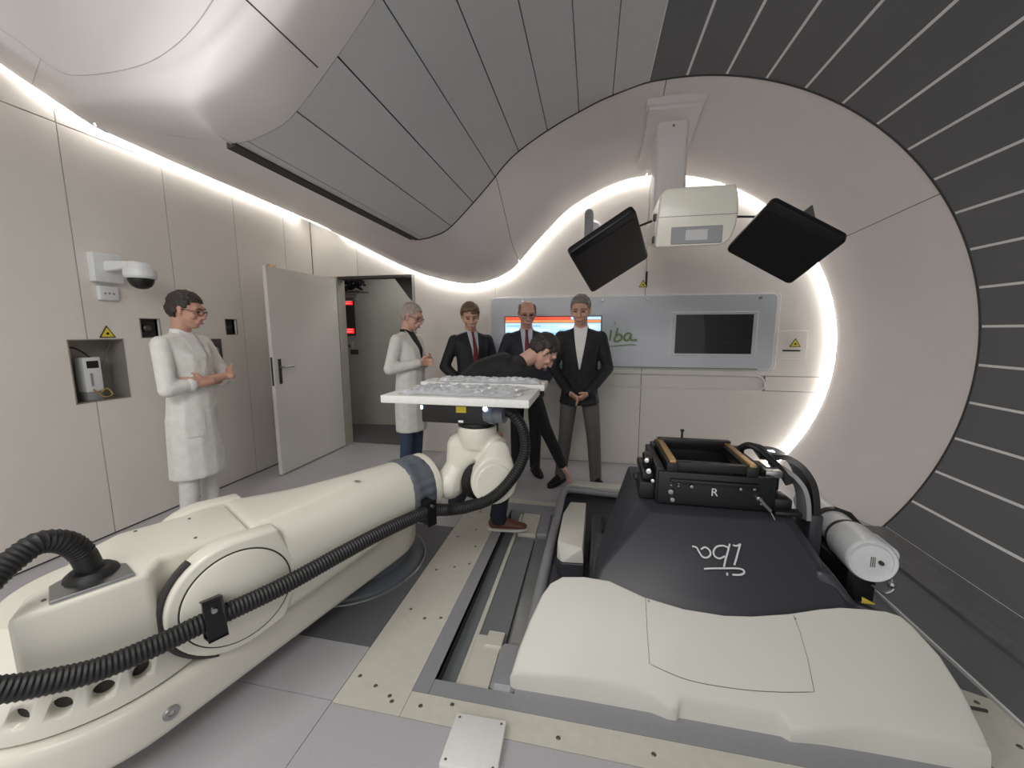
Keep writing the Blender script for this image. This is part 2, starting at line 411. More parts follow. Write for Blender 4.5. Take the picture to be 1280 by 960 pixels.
fbox('rail_plate', -.507, 1.66, -.37, 2.66, 'pit_grey', -.042, -.075)
fbox('rail', -.355, 1.62, -.268, 2.62, 'rail_metal', -.02, -.075, .008)
fbox('end_plate', -.508, 1.38, -.382, 1.67, 'floor_cream', -.012, -.075, .002)
fbox('end_block', -.378, 1.38, -.27, 1.63, 'floor_frame', .012, -.075, .02)
fbox('hinge_plate', -.455, 1.60, -.375, 1.69, 'floor_cream', .0, -.04, .002)
fbox('end_plate', -.50, 2.67, -.365, 2.99, 'floor_cream', -.018, -.075, .002)
fbox('end_block', -.36, 2.66, -.275, 2.99, 'floor_frame', -.006, -.075, .01)
fbox('barrel_floor', 1.88, -1.2, 2.3, 3.2, 'floor_scuffed', .03, -.03); fbox('barrel_floor', 1.615, -1.2, 1.877, 3.2, 'floor_dark', .01)
fbox('edge_trim', 1.602, -1.2, 1.613, 3.2, 'label_white', .012)
fbox('barrel_floor', 1.25, 1.3, 1.6, 3.2, 'floor_dark', -.002)
fbox('corridor_mat', -4.0, 4.5, -1.2, 5.9, 'mat_dark', .003)
# screws in the cream strips
scm = lathe_me('screw', [(0, .002), (.007, .002), (.009, 0), (.009, -.002)], 10)
for x, y in [(-.93, 1.33), (-.84, 1.30), (-.76, 1.27), (-.74, 1.25), (-.62, 1.255), (-.50, 1.285), (-.30, 1.225), (-.08, 1.24), (.25, 1.25), (.62, 1.25), (-.9, 1.75), (-.8, 1.7), (-.72, 1.72), (-.9, 2.1), (-.8, 2.15), (-.72, 2.2), (-.9, 2.5), (-.8, 2.62), (-.74, 2.4), (-.85, 2.9), (-.75, 2.85)]:
    add('screw', scm, 'screw', fl, loc=(x, y, 0))
# unseen dark slabs added to stop stray light, so that joints read dark
sh = struct('light_block', 'unseen dark slabs added outside the panels to block stray light')
box('shell_slab', (-3.7, -1.2, 4.3), (2.9, 4.6, 4.35), 'shell_dark', sh)
box('shell_slab', (2.75, -1.2, -.4), (2.8, 4.6, 4.3), 'shell_dark', sh)

# ------------------------------------------------------------------ near soffit above the camera at left
def row0(q):
    r = ROWS[0]; return r[min(len(r)-1, int(q*(len(r)-1)))]
AS = [row0(q) for q in (.97, .72, .52, .30, .13)]
SC_ = [(x, 1.47, z) for x, z in SO[0:10]]
W_ = [Vector((-3.335, 1.25, 3.30)), Vector((-3.325, 1.78, 2.98))]
A_ = [tuple(p) for p in W_+AS] + SC_
B_ = [tuple(p+Vector((.012, -.05, .0))) for p in W_] + [tuple(p+Vector((.012, -.09, .004))) for p in AS] + [(x+.012, 1.375, z+.004) for x, y, z in SC_]
C_ = [tuple(p+Vector((.045, -.09, .0))) for p in W_] + [tuple(p+Vector((.03, -.175, .022))) for p in AS] + [(x+.035, 1.27, z+.03) for x, y, z in SC_]
OD = [(.8, -.6), (.75, -.65), (.6, -.8), (.4, -.9), (.2, -1), (.1, -1)] + [(.08, -1)]*16
def offs(L, dy, dz, dx=0): return [(x+dx-dy*OD[i][0], y-dy*OD[i][1], z+dz) for i, (x, y, z) in enumerate(L)]
ROWS2 = [A_, B_, C_, offs(C_, -.045, .025), offs(C_, -.075, .065), offs(C_, -.10, .13, .01), offs(C_, -.14, .35, .03), offs(C_, -.20, .8, .05), offs(C_, -.25, 1.5, .05)]
CC = [catmull(r, 4) for r in ROWS2]
COLS = [catmull([CC[i][j] for i in range(len(CC))], 4) for j in range(len(CC[0]))]
for it_ in range(70):                                     # ease the corner where the soffit turns
    N2 = [[p.copy() for p in c] for c in COLS]
    for i in range(1, len(COLS)-1):
        for j in range(2, len(COLS[0])):
            N2[i][j] = COLS[i][j].lerp((COLS[i-1][j]+COLS[i+1][j])/2, .6*min(1, (j-1)/15)**2)
    COLS = N2
sofo = add('trim_3', grid_me('near_soffit', COLS), 'trim_white'); sofo['kind'] = 'structure'; sofo['label'] = 'white rounded soffit bulging from the ceiling at upper left'
bt = bvh_of(sofo)
def seam(px, par, tree, r=.0025, m='joint_dark', off=0.0):
    P = []
    px = [tuple(p)[:2] for p in catmull([(x, y, 0) for x, y in px], 8)]
    for x, y in px:
        h = tree.ray_cast(EYEV, pix(x, y).normalized())
        if h[0] is not None: P.append(h[0] + (EYEV-h[0]).normalized()*off)
    return add('seam', tube_me('seam', P, r, 6), m, par)
seam([(-4, 33), (25, 53), (50, 73), (72, 88), (95, 94), (140, 90), (185, 78), (220, 56), (247, 28), (268, -3)], sofo, bt, .0022, 'ceiling_grey')
seam([(51, 73), (45, 90), (40, 106)], sofo, bt, .002, 'ceiling_grey')
seam([(306, -2), (340, 30), (397, 84)], sofo, bt, .0025)
# ================================================================== blobs: unions of hulls, fused to one skin
def ell_pts(c, r, seg=12, rings=7, rot=None):
    c = Vector(c); r = (r, r, r) if not hasattr(r, '__len__') else r; P = []
    for i in range(rings+1):
        t = pi*i/rings
        for k in range(1 if i in (0, rings) else seg):
            v = Vector((r[0]*sin(t)*cos(2*pi*k/seg), r[1]*sin(t)*sin(2*pi*k/seg), r[2]*cos(t)))
            P.append(c + (rot @ v if rot is not None else v))
    return P
def hull_into(bm, pts):
    b = bmesh.new()
    for p in pts: b.verts.new(p)
    bmesh.ops.convex_hull(b, input=b.verts[:]); bmesh.ops.delete(b, geom=[v for v in b.verts if not v.link_faces], context='VERTS')
    bmesh.ops.recalc_face_normals(b, faces=b.faces)
    me = bpy.data.meshes.new('t'); b.to_mesh(me); b.free(); bm.from_mesh(me); bpy.data.meshes.remove(me)
def blob_me(name, prims, voxel=.01, smooth=4, fac=.5, deci=None):
    """prims: list of lists of ellipsoids (centre, radius[, rot]) - each list is hulled - or raw point lists under key 'pts'"""
    bm = bmesh.new()
    for pr in prims:
        if isinstance(pr, dict): hull_into(bm, pr['pts'])
        else: hull_into(bm, [q for e in pr for q in ell_pts(*e[:2], rot=e[2] if len(e) > 2 else None)])
    me = bpy.data.meshes.new(name); bm.to_mesh(me); bm.free()
    o = bpy.data.objects.new('tmp', me); COL.objects.link(o)
    m = o.modifiers.new('r', 'REMESH'); m.mode = 'VOXEL'; m.voxel_size = voxel
    if smooth: s = o.modifiers.new('s', 'SMOOTH'); s.iterations = smooth; s.factor = fac
    if deci: d = o.modifiers.new('d', 'DECIMATE'); d.ratio = deci
    dg = bpy.context.evaluated_depsgraph_get(); out = bpy.data.meshes.new_from_object(o.evaluated_get(dg))
    bpy.data.objects.remove(o); bpy.data.meshes.remove(me)
    for p in out.polygons: p.use_smooth = True
    out.name = name; return out
def cyl_pts(c, axis, r, h0, h1, seg=28):
    m = axis_frame(Vector(c), axis); return [m @ Vector((r*cos(2*pi*k/seg), r*sin(2*pi*k/seg), h)) for h in (h0, h1) for k in range(seg)]
def boolean(me, cutters, op='DIFFERENCE'):
    o = bpy.data.objects.new('tmp', me); COL.objects.link(o); cs = []
    for c in cutters:
        co = bpy.data.objects.new('cut', c); COL.objects.link(co); cs.append(co)
        m = o.modifiers.new('b', 'BOOLEAN'); m.operation = op; m.object = co; m.solver = 'EXACT'
    dg = bpy.context.evaluated_depsgraph_get(); out = bpy.data.meshes.new_from_object(o.evaluated_get(dg))
    bpy.data.objects.remove(o)
    for c in cs: bpy.data.objects.remove(c)
    return out

# ================================================================== robot couch
HD = radians(29); P0 = Vector((-1.28, 1.1, .47)); U_ = Vector((sin(HD), cos(HD), 0)); N_ = Vector((cos(HD), -sin(HD), 0)); Z_ = Vector((0, 0, 1))
def L(u, z, w): return P0 + U_*u + N_*w + Z_*(z-.47)          # along arm, height above floor, to the right of the arm
ARM = frame_mat(P0-Z_*.47, U_, Z_, N_)                         # local x along arm, y height, z to the right
BASE = Vector((-1.45, 2.1, 0)); ELB = Vector((-1.75, 1.0, 0))
rb = thing('robot_couch', 'large white jointed robot arm on round floor base carrying the couch top', 'robot arm', BASE)
def rpart(name, me, m, par=None):
    o = add(name, me, m, rb if par is None else par)
    if par is None: o.location = -BASE
    return o
lk = ELB-BASE; la = atan2(lk.y, lk.x); perp = Vector((-sin(la), cos(la), 0))
TR = Matrix.Translation(BASE)
rpart('turntable', lathe_me('turntable', [(0, .10), (.33, .10), (.345, .085), (.345, .045), (.40, .035), (.425, .025), (.43, .004), (.43, 0)], 56, TR), 'robot_grey')
rpart('floor_ring', lathe_me('floor_ring', [(.428, .004), (.435, .010), (.445, .008), (.447, 0)], 56, TR), 'rail_metal')
poly = []
for k in range(25): t = la-pi/2 - pi*k/24; poly.append((BASE.x+.38*cos(t), BASE.y+.38*sin(t)))
for k in range(25): t = la+pi/2 - pi*k/24; poly.append((ELB.x+.40*cos(t), ELB.y+.40*sin(t)))
rpart('lower_link', prism_me('lower_link', poly, .10, .275, None, .035, 4), 'robot_white')
# rotating flange with vent holes
fm = lathe_me('flange', [(0, .45), (.27, .45), (.315, .435), (.345, .40), (.366, .32), (.37, .295), (.37, .283), (0, .283)], 72, Matrix.Translation(ELB))
cut = []
for k in range(9):
    a = radians(-135+k*14.5); d = Vector((cos(a), sin(a), .12)).normalized()
    cut.append(lathe_me('c', [(0, -.09), (.026, -.09), (.026, .09), (0, .09)], 16, axis_frame(ELB+Vector((cos(a)*.345, sin(a)*.345, .355)), d)))
rpart('vent_flange', boolean(fm, cut), 'robot_white')
rpart('vent_shade', lathe_me('vent_shade', [(0, .43), (.322, .42), (.325, .285), (0, .285)], 40, Matrix.Translation(ELB)), 'joint_dark')  # dark core added so the vent holes look black, their shade as colour
rpart('flange_seal', lathe_me('flange_seal', [(0, .285), (.362, .285), (.362, .274), (0, .274)], 56, Matrix.Translation(ELB)), 'joint_dark')
# shoulder housing
hp = [(-.50, -.012), (-.47, -.13), (-.345, -.36), (-.25, -.44), (.10, -.44), (.10, -.095), (-.165, -.095), (-.205, -.012)]
hm = prism_me('housing', [(u, -w) for u, w in hp][::-1], .415, .682, frame_mat(P0-Z_*.47, U_, -N_, Z_), .022, 4)
hs = rpart('shoulder_housing', hm, 'robot_white')
rpart('housing_skirt', lathe_me('housing_skirt', [(0, .56), (.24, .55), (.275, .50), (.30, .46), (.33, .425), (.335, .41), (0, .41)], 48, Matrix.Translation(ELB)), 'robot_white')
# arm: loft of rounded sections
def sect(u, wc, hw, zc, hz, ex, n=40):
    R_ = []
    for k in range(n):
        t = 2*pi*k/n; c, s = cos(t), sin(t)
        R_.append(L(u, zc+hz*math.copysign(abs(s)**(2/ex), s), wc+hw*math.copysign(abs(c)**(2/ex), c)))
    return R_
ST = [(.10, -.262, .262, .488, .20, 5), (.13, -.262, .262, .488, .204, 5), (.22, -.245, .25, .49, .203, 4.6), (.38, -.218, .222, .508, .19, 3.8), (.58, -.19, .192, .54, .178, 3.0), (.74, -.172, .172, .565, .171, 2.4), (.83, -.166, .166, .577, .167, 2.1)]
rows = [sect(*s) for s in ST]
def loft_caps(name, rows):
    me = grid_me(name, rows, True); bm = bmesh.new(); bm.from_mesh(me); bm.verts.ensure_lookup_table(); n = len(rows[0])
    bm.faces.new([bm.verts[k] for k in range(n)]); bm.faces.new([bm.verts[len(bm.verts)-n+k] for k in range(n)][::-1])
    bmesh.ops.recalc_face_normals(bm, faces=bm.faces); bm.to_mesh(me); bm.free()
    for p in me.polygons: p.use_smooth = True
    me.set_sharp_from_angle(angle=radians(40)); return me
def smooth_rows(st, n=5):
    P = [Vector(s[:3]) for s in st]; Q = [Vector(s[3:6]) for s in st]
    return [sect(*a, *b) for a, b in zip(catmull(P, n), catmull(Q, n))]
arm = rpart('upper_arm', loft_caps('upper_arm', smooth_rows(ST)), 'robot_white')
for nm, w0, w1 in (('near', -.085, .004), ('far', -.535, -.445)):
    pts = cyl_pts(L(.02, .478, 0), N_, .212, w0, w1, 44) + [L(.17, z, w) for z in (.30, .685) for w in (w0, w1)]
    o = rpart('shoulder_cheek', hull_me('shoulder_cheek', pts, .014, 3, ang=40, minang=30), 'robot_white')
cov = rpart('cover_disc', lathe_me('cover_disc', [(0, .012), (.168, .012), (.174, .008), (.174, 0), (0, 0)], 56, axis_frame(L(.022, .475, 0), N_)), 'robot_white')
rpart('disc_joint', lathe_me('disc_joint', [(.1, .0055), (.1795, .0055), (.1795, 0), (.1, 0)], 56, axis_frame(L(.022, .475, 0), N_)), 'joint_dark')
o = rpart('housing_joint', tube_me('housing_joint', [L(.02+.222*cos(t), .478+.222*sin(t), -.03) for t in [radians(125+k*6) for k in range(22)]], .012, 8), 'joint_dark')
for u, w in ((-.38, -.16), (-.36, -.30), (-.06, -.16), (-.04, -.37), (-.2, -.40), (-.43, -.06)):
    rpart('cap_screw', lathe_me('cap_screw', [(0, .003), (.005, .003), (.006, 0)], 10, Matrix.Translation(L(u, .682, w))), 'screw')
# gathered grey cuff and collar
rows = []
for k in range(9):
    u = .815+.155*k/8; row = []
    for j in range(96):
        t = 2*pi*j/96; r = .172 - .006*(k in (0, 8)) + .004*sin(t*22)*(1 if 1 < k < 7 else .2) + .004*sin(k*1.3)
        row.append(L(u+.006*sin(t*5+k*.6)*(0 < k < 8), .578+r*sin(t), -.166+r*cos(t)))
    rows.append(row)
rpart('fabric_cuff', grid_me('fabric_cuff', rows, True), 'robot_grey')
rpart('wrist_collar', lathe_me('wrist_collar', [(0, -.01), (.166, -.01), (.174, .004), (.174, .03), (.160, .045), (.12, .06), (0, .065)], 48, axis_frame(L(.965, .578, -.166), U_)), 'robot_white')
# wrist fork
AXW = Vector((.42, -.90, .06)).normalized()
WC = onY(616, 599, 2.03); NK = Vector((-.632, 2.12, 0))
lft = onY(574, 568, 2.12)
prims = [dict(pts=cyl_pts(NK, Z_, .112, .865, .925)+[p for p in cyl_pts(NK+Vector((.0, 0, .80)), Z_, .10, 0, .02)]),
         [(onY(574, 556, 2.12), .072), (onY(572, 585, 2.10), .070), (onY(598, 552, 2.12), .09)],
         [(onY(572, 585, 2.10), .075), (onY(562, 604, 2.06), .09)],
         dict(pts=cyl_pts(onY(621, 562, 2.10), AXW, .062, -.02, .055)+cyl_pts(WC, AXW, .128, -.035, .055)),
         [(onY(598, 548, 2.13), .085), (onY(622, 560, 2.12), .065), (NK+Vector((0, 0, .84)), .10)]]
rpart('wrist_fork', blob_me('wrist_fork', prims, .009, 3), 'robot_white')
rpart('cover_disc', lathe_me('cover_disc', [(0, .062), (.095, .062), (.10, .058), (.10, .05), (0, .05)], 44, axis_frame(WC, AXW)), 'robot_white')
rpart('cover_disc', lathe_me('cover_disc', [(0, .060), (.044, .060), (.047, .056), (.047, .05), (0, .05)], 36, axis_frame(onY(621, 562, 2.10), AXW)), 'robot_white')
rpart('wrist_gap', lathe_me('wrist_gap', [(0, -.01), (.098, -.01), (.10, 0), (.10, .05), (0, .05)], 36, axis_frame(onY(594, 600, 2.06), Vector((.85, -.5, .05)))), 'black_matte')
rpart('neck_ring', lathe_me('neck_ring', [(0, .95), (.105, .95), (.108, .945), (.108, .928), (.105, .922), (0, .922)], 44, Matrix.Translation(NK)), 'black_plastic')
bx = rpart('flange_box', box_me('flange_box', (-.915, 1.99, .955), (-.535, 2.33, 1.075), .008), 'black_plastic')
rpart('yellow_label', box_me('yellow_label', (-.712, 1.987, 1.018), (-.655, 1.9905, 1.052), 0), 'yellow', bx)
rpart('white_label', box_me('white_label', (-.70, 1.987, .963), (-.672, 1.9905, .975), 0), 'label_white', bx)
mat('blue_led', (220, 230, 255), .4, emit=(190, 215, 255), estr=9)
for p in ((-.548, 1.985, 1.045),): 
    rpart('indicator_light', lathe_me('indicator_light', [(0, .006), (.010, .004), (.013, 0), (0, -.002)], 20, axis_frame(Vector(p), (0, -1, 0))), 'blue_led', bx)
rpart('indicator_light', box_me('indicator_light', (-.915, 1.984, 1.03), (-.908, 1.99, 1.05)), 'blue_led', bx)
for ob in list(bx.children): ob.location = (0, 0, 0)
rpart('cable_socket', lathe_me('cable_socket', [(0, 0), (.05, 0), (.05, .05), (.042, .06), (.042, .11), (0, .11)], 24, axis_frame(Vector((-.55, 2.03, 1.005)), (1, -.25, .05))), 'robot_grey')
# cable
cp = [L(-.33, .70, -.12), L(-.345, .77, -.12), L(-.375, .825, -.10), L(-.42, .85, -.08), L(-.46, .835, -.06), L(-.51, .80, -.03), L(-.57, .74, .02), L(-.61, .66, .05), L(-.59, .585, .06), L(-.53, .545, .06), L(-.46, .51, .06), L(-.35, .472, .058), L(-.22, .462, .055), L(-.085, .466, .055), L(.143, .468, .053), L(.40, .495, .05), L(.60, .51, .045), L(.80, .512, .04), L(.90, .505, .04), onY(562, 637, 1.93), onY(590, 632, 1.94), onY(620, 619, 1.96), onY(644, 592, 1.98), onY(656, 565, 2.0), onY(654, 538, 2.02), onY(643, 520, 2.02), onY(630, 513, 2.03), onY(618, 512, 2.03)]
cpath = catmull(cp, 40); q_ = [cpath[0]]; need = .0065
for a_, b_ in zip(cpath[:-1], cpath[1:]):
    ln = (b_-a_).length; pos = need
    while pos <= ln: q_.append(a_.lerp(b_, pos/ln)); pos += .0065
    need = pos-ln
cpath = q_; nC = len(cpath)
rpart('corrugated_cable', tube_me('corrugated_cable', cpath, lambda t: (.0325 if t < .72 else .0325-.004*min(1, (t-.72)*5)) + .0017*(1 if int(round(t*(nC-1))) % 2 else -1)*(1 if .02 < t < .97 else 0), 14), 'black_rubber')
def clamp(p, t, up):
    m = axis_frame(p, t, up)
    b = rpart('cable_clamp', bm_mesh('cable_clamp', (lambda bm: (bmesh.ops.create_cube(bm, size=1), [setattr(v, 'co', m @ Vector((v.co.x*.125, v.co.y*.075, v.co.z*.045))) for v in bm.verts], bmesh.ops.bevel(bm, geom=bm.edges[:], offset=.006, segments=2, affect='EDGES'), bm)[-1])(bmesh.new()), 30), 'black_plastic')
    rpart('clamp_bolt', lathe_me('clamp_bolt', [(0, .05), (.009, .048), (.011, .036), (0, .036)], 12, axis_frame(p + (m.col[0].xyz)*.042, N_)), 'metal')
clamp(L(-.07, .468, .05), U_, Z_+N_*-.3); clamp(L(.868, .508, .035), U_, Z_)
# cable grommet on the housing top
gm = [(u, -w) for u, w in ((-.42, -.02), (-.24, -.02), (-.25, -.12), (-.34, -.2), (-.42, -.13))]
rpart('grommet_plate', prism_me('grommet_plate', gm[::-1], .68, .690, frame_mat(P0-Z_*.47, U_, -N_, Z_), .002, 1), 'metal')
rpart('grommet', lathe_me('grommet', [(0, .022), (.05, .020), (.062, .010), (.066, 0), (0, 0)], 32, axis_frame(L(-.33, .689, -.12), Z_)), 'black_rubber')
# bolt on lower link
bp_ = onZ(213, 893, .17); nn = Vector((cos(la-pi/2+pi), sin(la-pi/2+pi), 0)); nn = nn if nn.x > 0 else -nn
bp_ = BASE + lk*((bp_-BASE).dot(lk)/lk.dot(lk)) + nn*.393 + Z_*.18
b_ = rpart('link_bolt', lathe_me('link_bolt', [(0, .006), (.009, .006), (.010, .014), (.021, .014), (.024, .008), (.024, 0)], 24, axis_frame(bp_, nn)), 'metal')
# small printed axis mark
tm = text_me('axis_mark', '8', .045, frame_mat(L(.575, .722, -.13), (U_*.9-N_*.35).normalized(), (U_*-.35-N_*.9).normalized(), Z_))
rpart('axis_mark', tm, 'screw')

# ------------------------------------------------------------------ couch top wrapped in film
ct = thing('couch_top', 'white flat couch top plate standing level on the black robot flange', 'couch top', (-.69, 2.15, 1.0755))
def cpart(n, me, m): o = add(n, me, m, ct); o.location = (.69, -2.15, -1.0755); return o
cpart('plate', box_me('plate', (-1.10, 1.885, 1.0755), (-.295, 2.30, 1.118), .006), 'label_white')
cpart('rear_plate', box_me('rear_plate', (-1.06, 2.305, 1.10), (-.268, 2.52, 1.138), .006), 'label_white')
mat('plastic_film', (214, 217, 221), .1, metal=.2, var=.16, scale=14, spec=.8)
def film(x0, y0, x1, y1, z, amp, seed, nx=60, ny=34):
    random.seed(seed); rows = []
    wv = [(random.uniform(-75, 75), random.uniform(-75, 75), random.uniform(0, 6)) for _ in range(9)]
    for i in range(nx+1):
        r = []
        for j in range(ny+1):
            x = x0+(x1-x0)*i/nx; y = y0+(y1-y0)*j/ny
            h = sum(abs(sin(a*x+b*y+c)) for a, b, c in wv)/9
            e = min(i, nx-i, j, ny-j)/4; e = min(1, e)
            r.append(Vector((x+.01*sin(y*30+seed), y+.01*sin(x*25+seed), z+.002+amp*(1-h)*e)))
        rows.append(r)
    return grid_me('film_bag', rows, smooth=False)
f1 = add('plastic_film', film(-1.02, 1.93, -.36, 2.28, 1.118, .045, 3), 'plastic_film'); tag(f1, 'crumpled clear plastic film sheet lying on the front of the couch top', 'plastic film')
f2 = add('plastic_film', film(-.98, 2.32, -.30, 2.50, 1.138, .045, 7), 'plastic_film'); tag(f2, 'crumpled clear plastic film heap on the rear of the couch top', 'plastic film')
# ================================================================== nozzle in the floor pit
SN = Vector((0, -1, 1))                         # sloping faces of cover and nozzle rise 45 degrees towards the back
def onS(x, y, off=0): return onP(x, y, (0, 1.42, .084+off), SN)
nz = thing('treatment_nozzle', 'dark grey angular nozzle housing with white script logo and black snout holder', 'nozzle', (.6, 2.2, 0))
NZO = Vector((.6, 2.2, 0))
def npart(n, me, m, par=None):
    o = add(n, me, m, nz if par is None else par)
    if par is None: o.location = -NZO
    return o
npart('tray', box_me('tray', (-.235, 1.43, 0), (1.17, 3.27, .05), .01), 'nozzle_grey')
rim = catmull([(-.245, 1.44, .03), (-.24, 1.9, .05), (-.225, 2.5, .07), (-.212, 2.95, .09), (-.20, 3.18, .10), (-.15, 3.26, .10), (.0, 3.28, .09), (.3, 3.28, .08)], 6)
npart('tray_rim', tube_me('tray_rim', rim, .032, 10), 'floor_frame')
npart('rim_cap', hull_me('rim_cap', [(-.185, 3.275, 0.105), (-.13, 3.245, 0.150), (-.185, 3.335, 0.105), (-.13, 3.365, 0.150), (.30, 3.265, 0.135), (.30, 3.375, 0.135), (.30, 3.265, 0.100), (.30, 3.375, 0.100), (-.18, 3.365, 0.100), (-.18, 3.275, 0.100)], .012, 3), 'cover_white')
npart('tray_wall', hull_me('tray_wall', [(-.19, 3.280, 0.000), (.33, 3.275, 0.000), (-.19, 3.365, 0.000), (.33, 3.365, 0.000), (-.175, 3.280, 0.100), (.31, 3.275, 0.100), (-.175, 3.365, 0.100), (.31, 3.365, 0.100)], .006, 1), 'nozzle_grey')
body = [(.305, 1.93, .575), (.27, 2.06, .60), (.245, 2.45, .625), (.91, 1.935, .578), (.955, 2.06, .60), (.98, 2.45, .62), (.075, 1.735, .372), (.045, 1.84, .36), (.20, 2.5, .33),
        (1.05, 1.73, .362), (1.09, 1.82, .35), (1.10, 2.5, .33), (.02, 1.64, .264), (1.10, 1.64, .264), (.0, 1.66, .05), (1.15, 1.66, .05), (.21, 2.75, .05), (1.15, 2.75, .05)]
bd = npart('housing', hull_me('housing', body, .012, 3, ang=25, minang=8), 'nozzle_grey')
npart('side_step', hull_me('side_step', [(.97, 1.78, .44), (1.03, 1.78, .44), (1.13, 1.72, .3), (1.2, 1.72, .12), (.97, 1.74, .12), (.99, 2.3, .46), (1.05, 2.3, .46), (1.15, 2.3, .3), (1.22, 2.3, .12), (.97, 2.3, .12)], .012, 2), 'nozzle_grey')
npart('side_foot', hull_me('side_foot', [(.95, 1.66, .12), (1.30, 1.68, .12), (1.30, 2.0, .14), (.95, 2.0, .14), (.95, 1.72, .33), (1.12, 1.73, .33), (1.30, 1.72, .28), (1.29, 1.95, .2), (.95, 1.95, .3)], .012, 2), 'nozzle_grey')
# left pod with slot, white capped wedge
npart('side_pod', hull_me('side_pod', [(.012, 1.93, .05), (.012, 2.47, .05), (.3, 1.93, .05), (.3, 2.47, .05), (.03, 1.97, .28), (.035, 2.43, .30), (.28, 1.97, .30), (.28, 2.43, .32)], .025, 3), 'nozzle_grey')
npart('slot', box_me('slot', (.085, 2.20, .27), (.108, 2.38, .312)), 'black_matte')
wd = [(-.165, 2.13, .05), (-.135, 2.09, .05), (-.01, 2.1, .05), (-.005, 2.7, .05), (-.12, 2.7, .05), (-.16, 2.5, .05)]
npart('wedge_base', hull_me('wedge_base', wd + [(x, y, .145) for x, y, z in wd], .004, 1), 'nozzle_grey')
npart('wedge_cap', hull_me('wedge_cap', [(x, y, .15) for x, y, z in wd] + [(-.165, 2.17, .235), (-.02, 2.12, .235), (-.008, 2.69, .25), (-.118, 2.685, .25), (-.155, 2.5, .25)], .006, 2), 'cover_white')
# front white cover
out = [(638, 843), (650, 805), (663, 772), (677, 742), (688, 727), (703, 719), (730, 719), (762, 724), (805, 744), (855, 759), (905, 767), (940, 768), (985, 765), (1025, 759), (1050, 757), (1082, 759), (1108, 762), (1126, 768), (1142, 781), (1176, 818), (1206, 865), (1230, 912), (1239, 936)]
crest = [(1200, 928), (1120, 913), (1082, 907), (1030, 911), (990, 911), (977, 892), (968, 888), (858, 871), (850, 873), (846, 885), (836, 884), (815, 868), (790, 859), (720, 848)]
T = [onS(*p) for p in out] + [onS(*p, off=.0) for p in crest]
bm = bmesh.new()
top = [bm.verts.new(p) for p in T]
def basept(i, p):
    if i >= len(out)-2 or i < 1: return Vector((p.x, min(p.y, 1.405), 0))
    if i >= len(out): return Vector((p.x, 1.40, 0))
    return Vector((p.x+(-.035 if i < 6 else .03 if i > 16 else 0), p.y+(-.0), 0))
bot = [bm.verts.new(basept(i, p)) for i, p in enumerate(T)]
n = len(T); bm.faces.new(top); bm.faces.new(bot[::-1])
for i in range(n): bm.faces.new((top[i], top[(i+1) % n], bot[(i+1) % n], bot[i]))
bmesh.ops.recalc_face_normals(bm, faces=bm.faces)
te = [e for e in bm.edges if e.verts[0] in top and e.verts[1] in top]
bmesh.ops.bevel(bm, geom=te, offset=.014, segments=3, profile=.5, affect='EDGES', clamp_overlap=True)
bmesh.ops.triangulate(bm, faces=[f for f in bm.faces if len(f.verts) > 8])
cv = npart('front_cover', bm_mesh('front_cover', bm, 40), 'cover_white')
def line_on_slope(name, px, r, m, par, off=.001):
    o = add(name, tube_me(name, [onS(x, y, off)+NZO*0 for x, y in px], r, 6), m, par); return o
line_on_slope('cover_seam', [(807, 747), (809, 790), (812, 830)] + [tuple(p)[:2] for p in catmull([(812, 830, 0), (860, 850, 0), (920, 861, 0), (970, 865, 0), (1018, 865, 0)], 5)][1:] + [(1010, 825), (1000, 790), (992, 769)], .0012, 'screw', cv)
for p in ((810, 751), (993, 773)): line_on_slope('cover_screw', [p, (p[0]+1.6, p[1]+.4)], .004, 'screw', cv)
# logo, upside down as seen from here: white script strokes on the sloping front
def s2(pts): return [(780+x/3.556, 540+y/3.556) for x, y in pts]
mat('logo_white', (215, 217, 220), .5)
strokes = [[(303, 508), (322, 513), (335, 535), (350, 555), (370, 558), (384, 545), (380, 525), (360, 512), (342, 522)],
           [(470, 498), (462, 530), (452, 565), (444, 600)], [(466, 515), (440, 505), (412, 510), (398, 530), (404, 552), (425, 562), (448, 552)],
           [(517, 498), (508, 530), (500, 560), (490, 592)], [(517, 498), (500, 506), (484, 503)],
           [(356, 608), (400, 606), (445, 606), (500, 606), (528, 612), (534, 626), (515, 635), (482, 634)], [(455, 631), (461, 632)]]
for k, s in enumerate(strokes):
    P = [onS(*q, off=-.009) for q in [tuple(v)[:2] for v in catmull([(*p, 0) for p in s2(s)], 5)]]
    npart('logo_stroke', tube_me('logo_stroke', P, .0042 if k != 6 else .007, 6), 'logo_white')
# small warning marks beside the housing
for p in ((716, 714), (1083, 752)):
    c = onZ(*p, .055 if p[0] < 800 else .30)
    npart('warning_mark', prism_me('warning_mark', [(c.x-.025, c.y-.012), (c.x+.025, c.y-.012), (c.x, c.y+.03)], c.z-.002, c.z+.002), 'yellow')
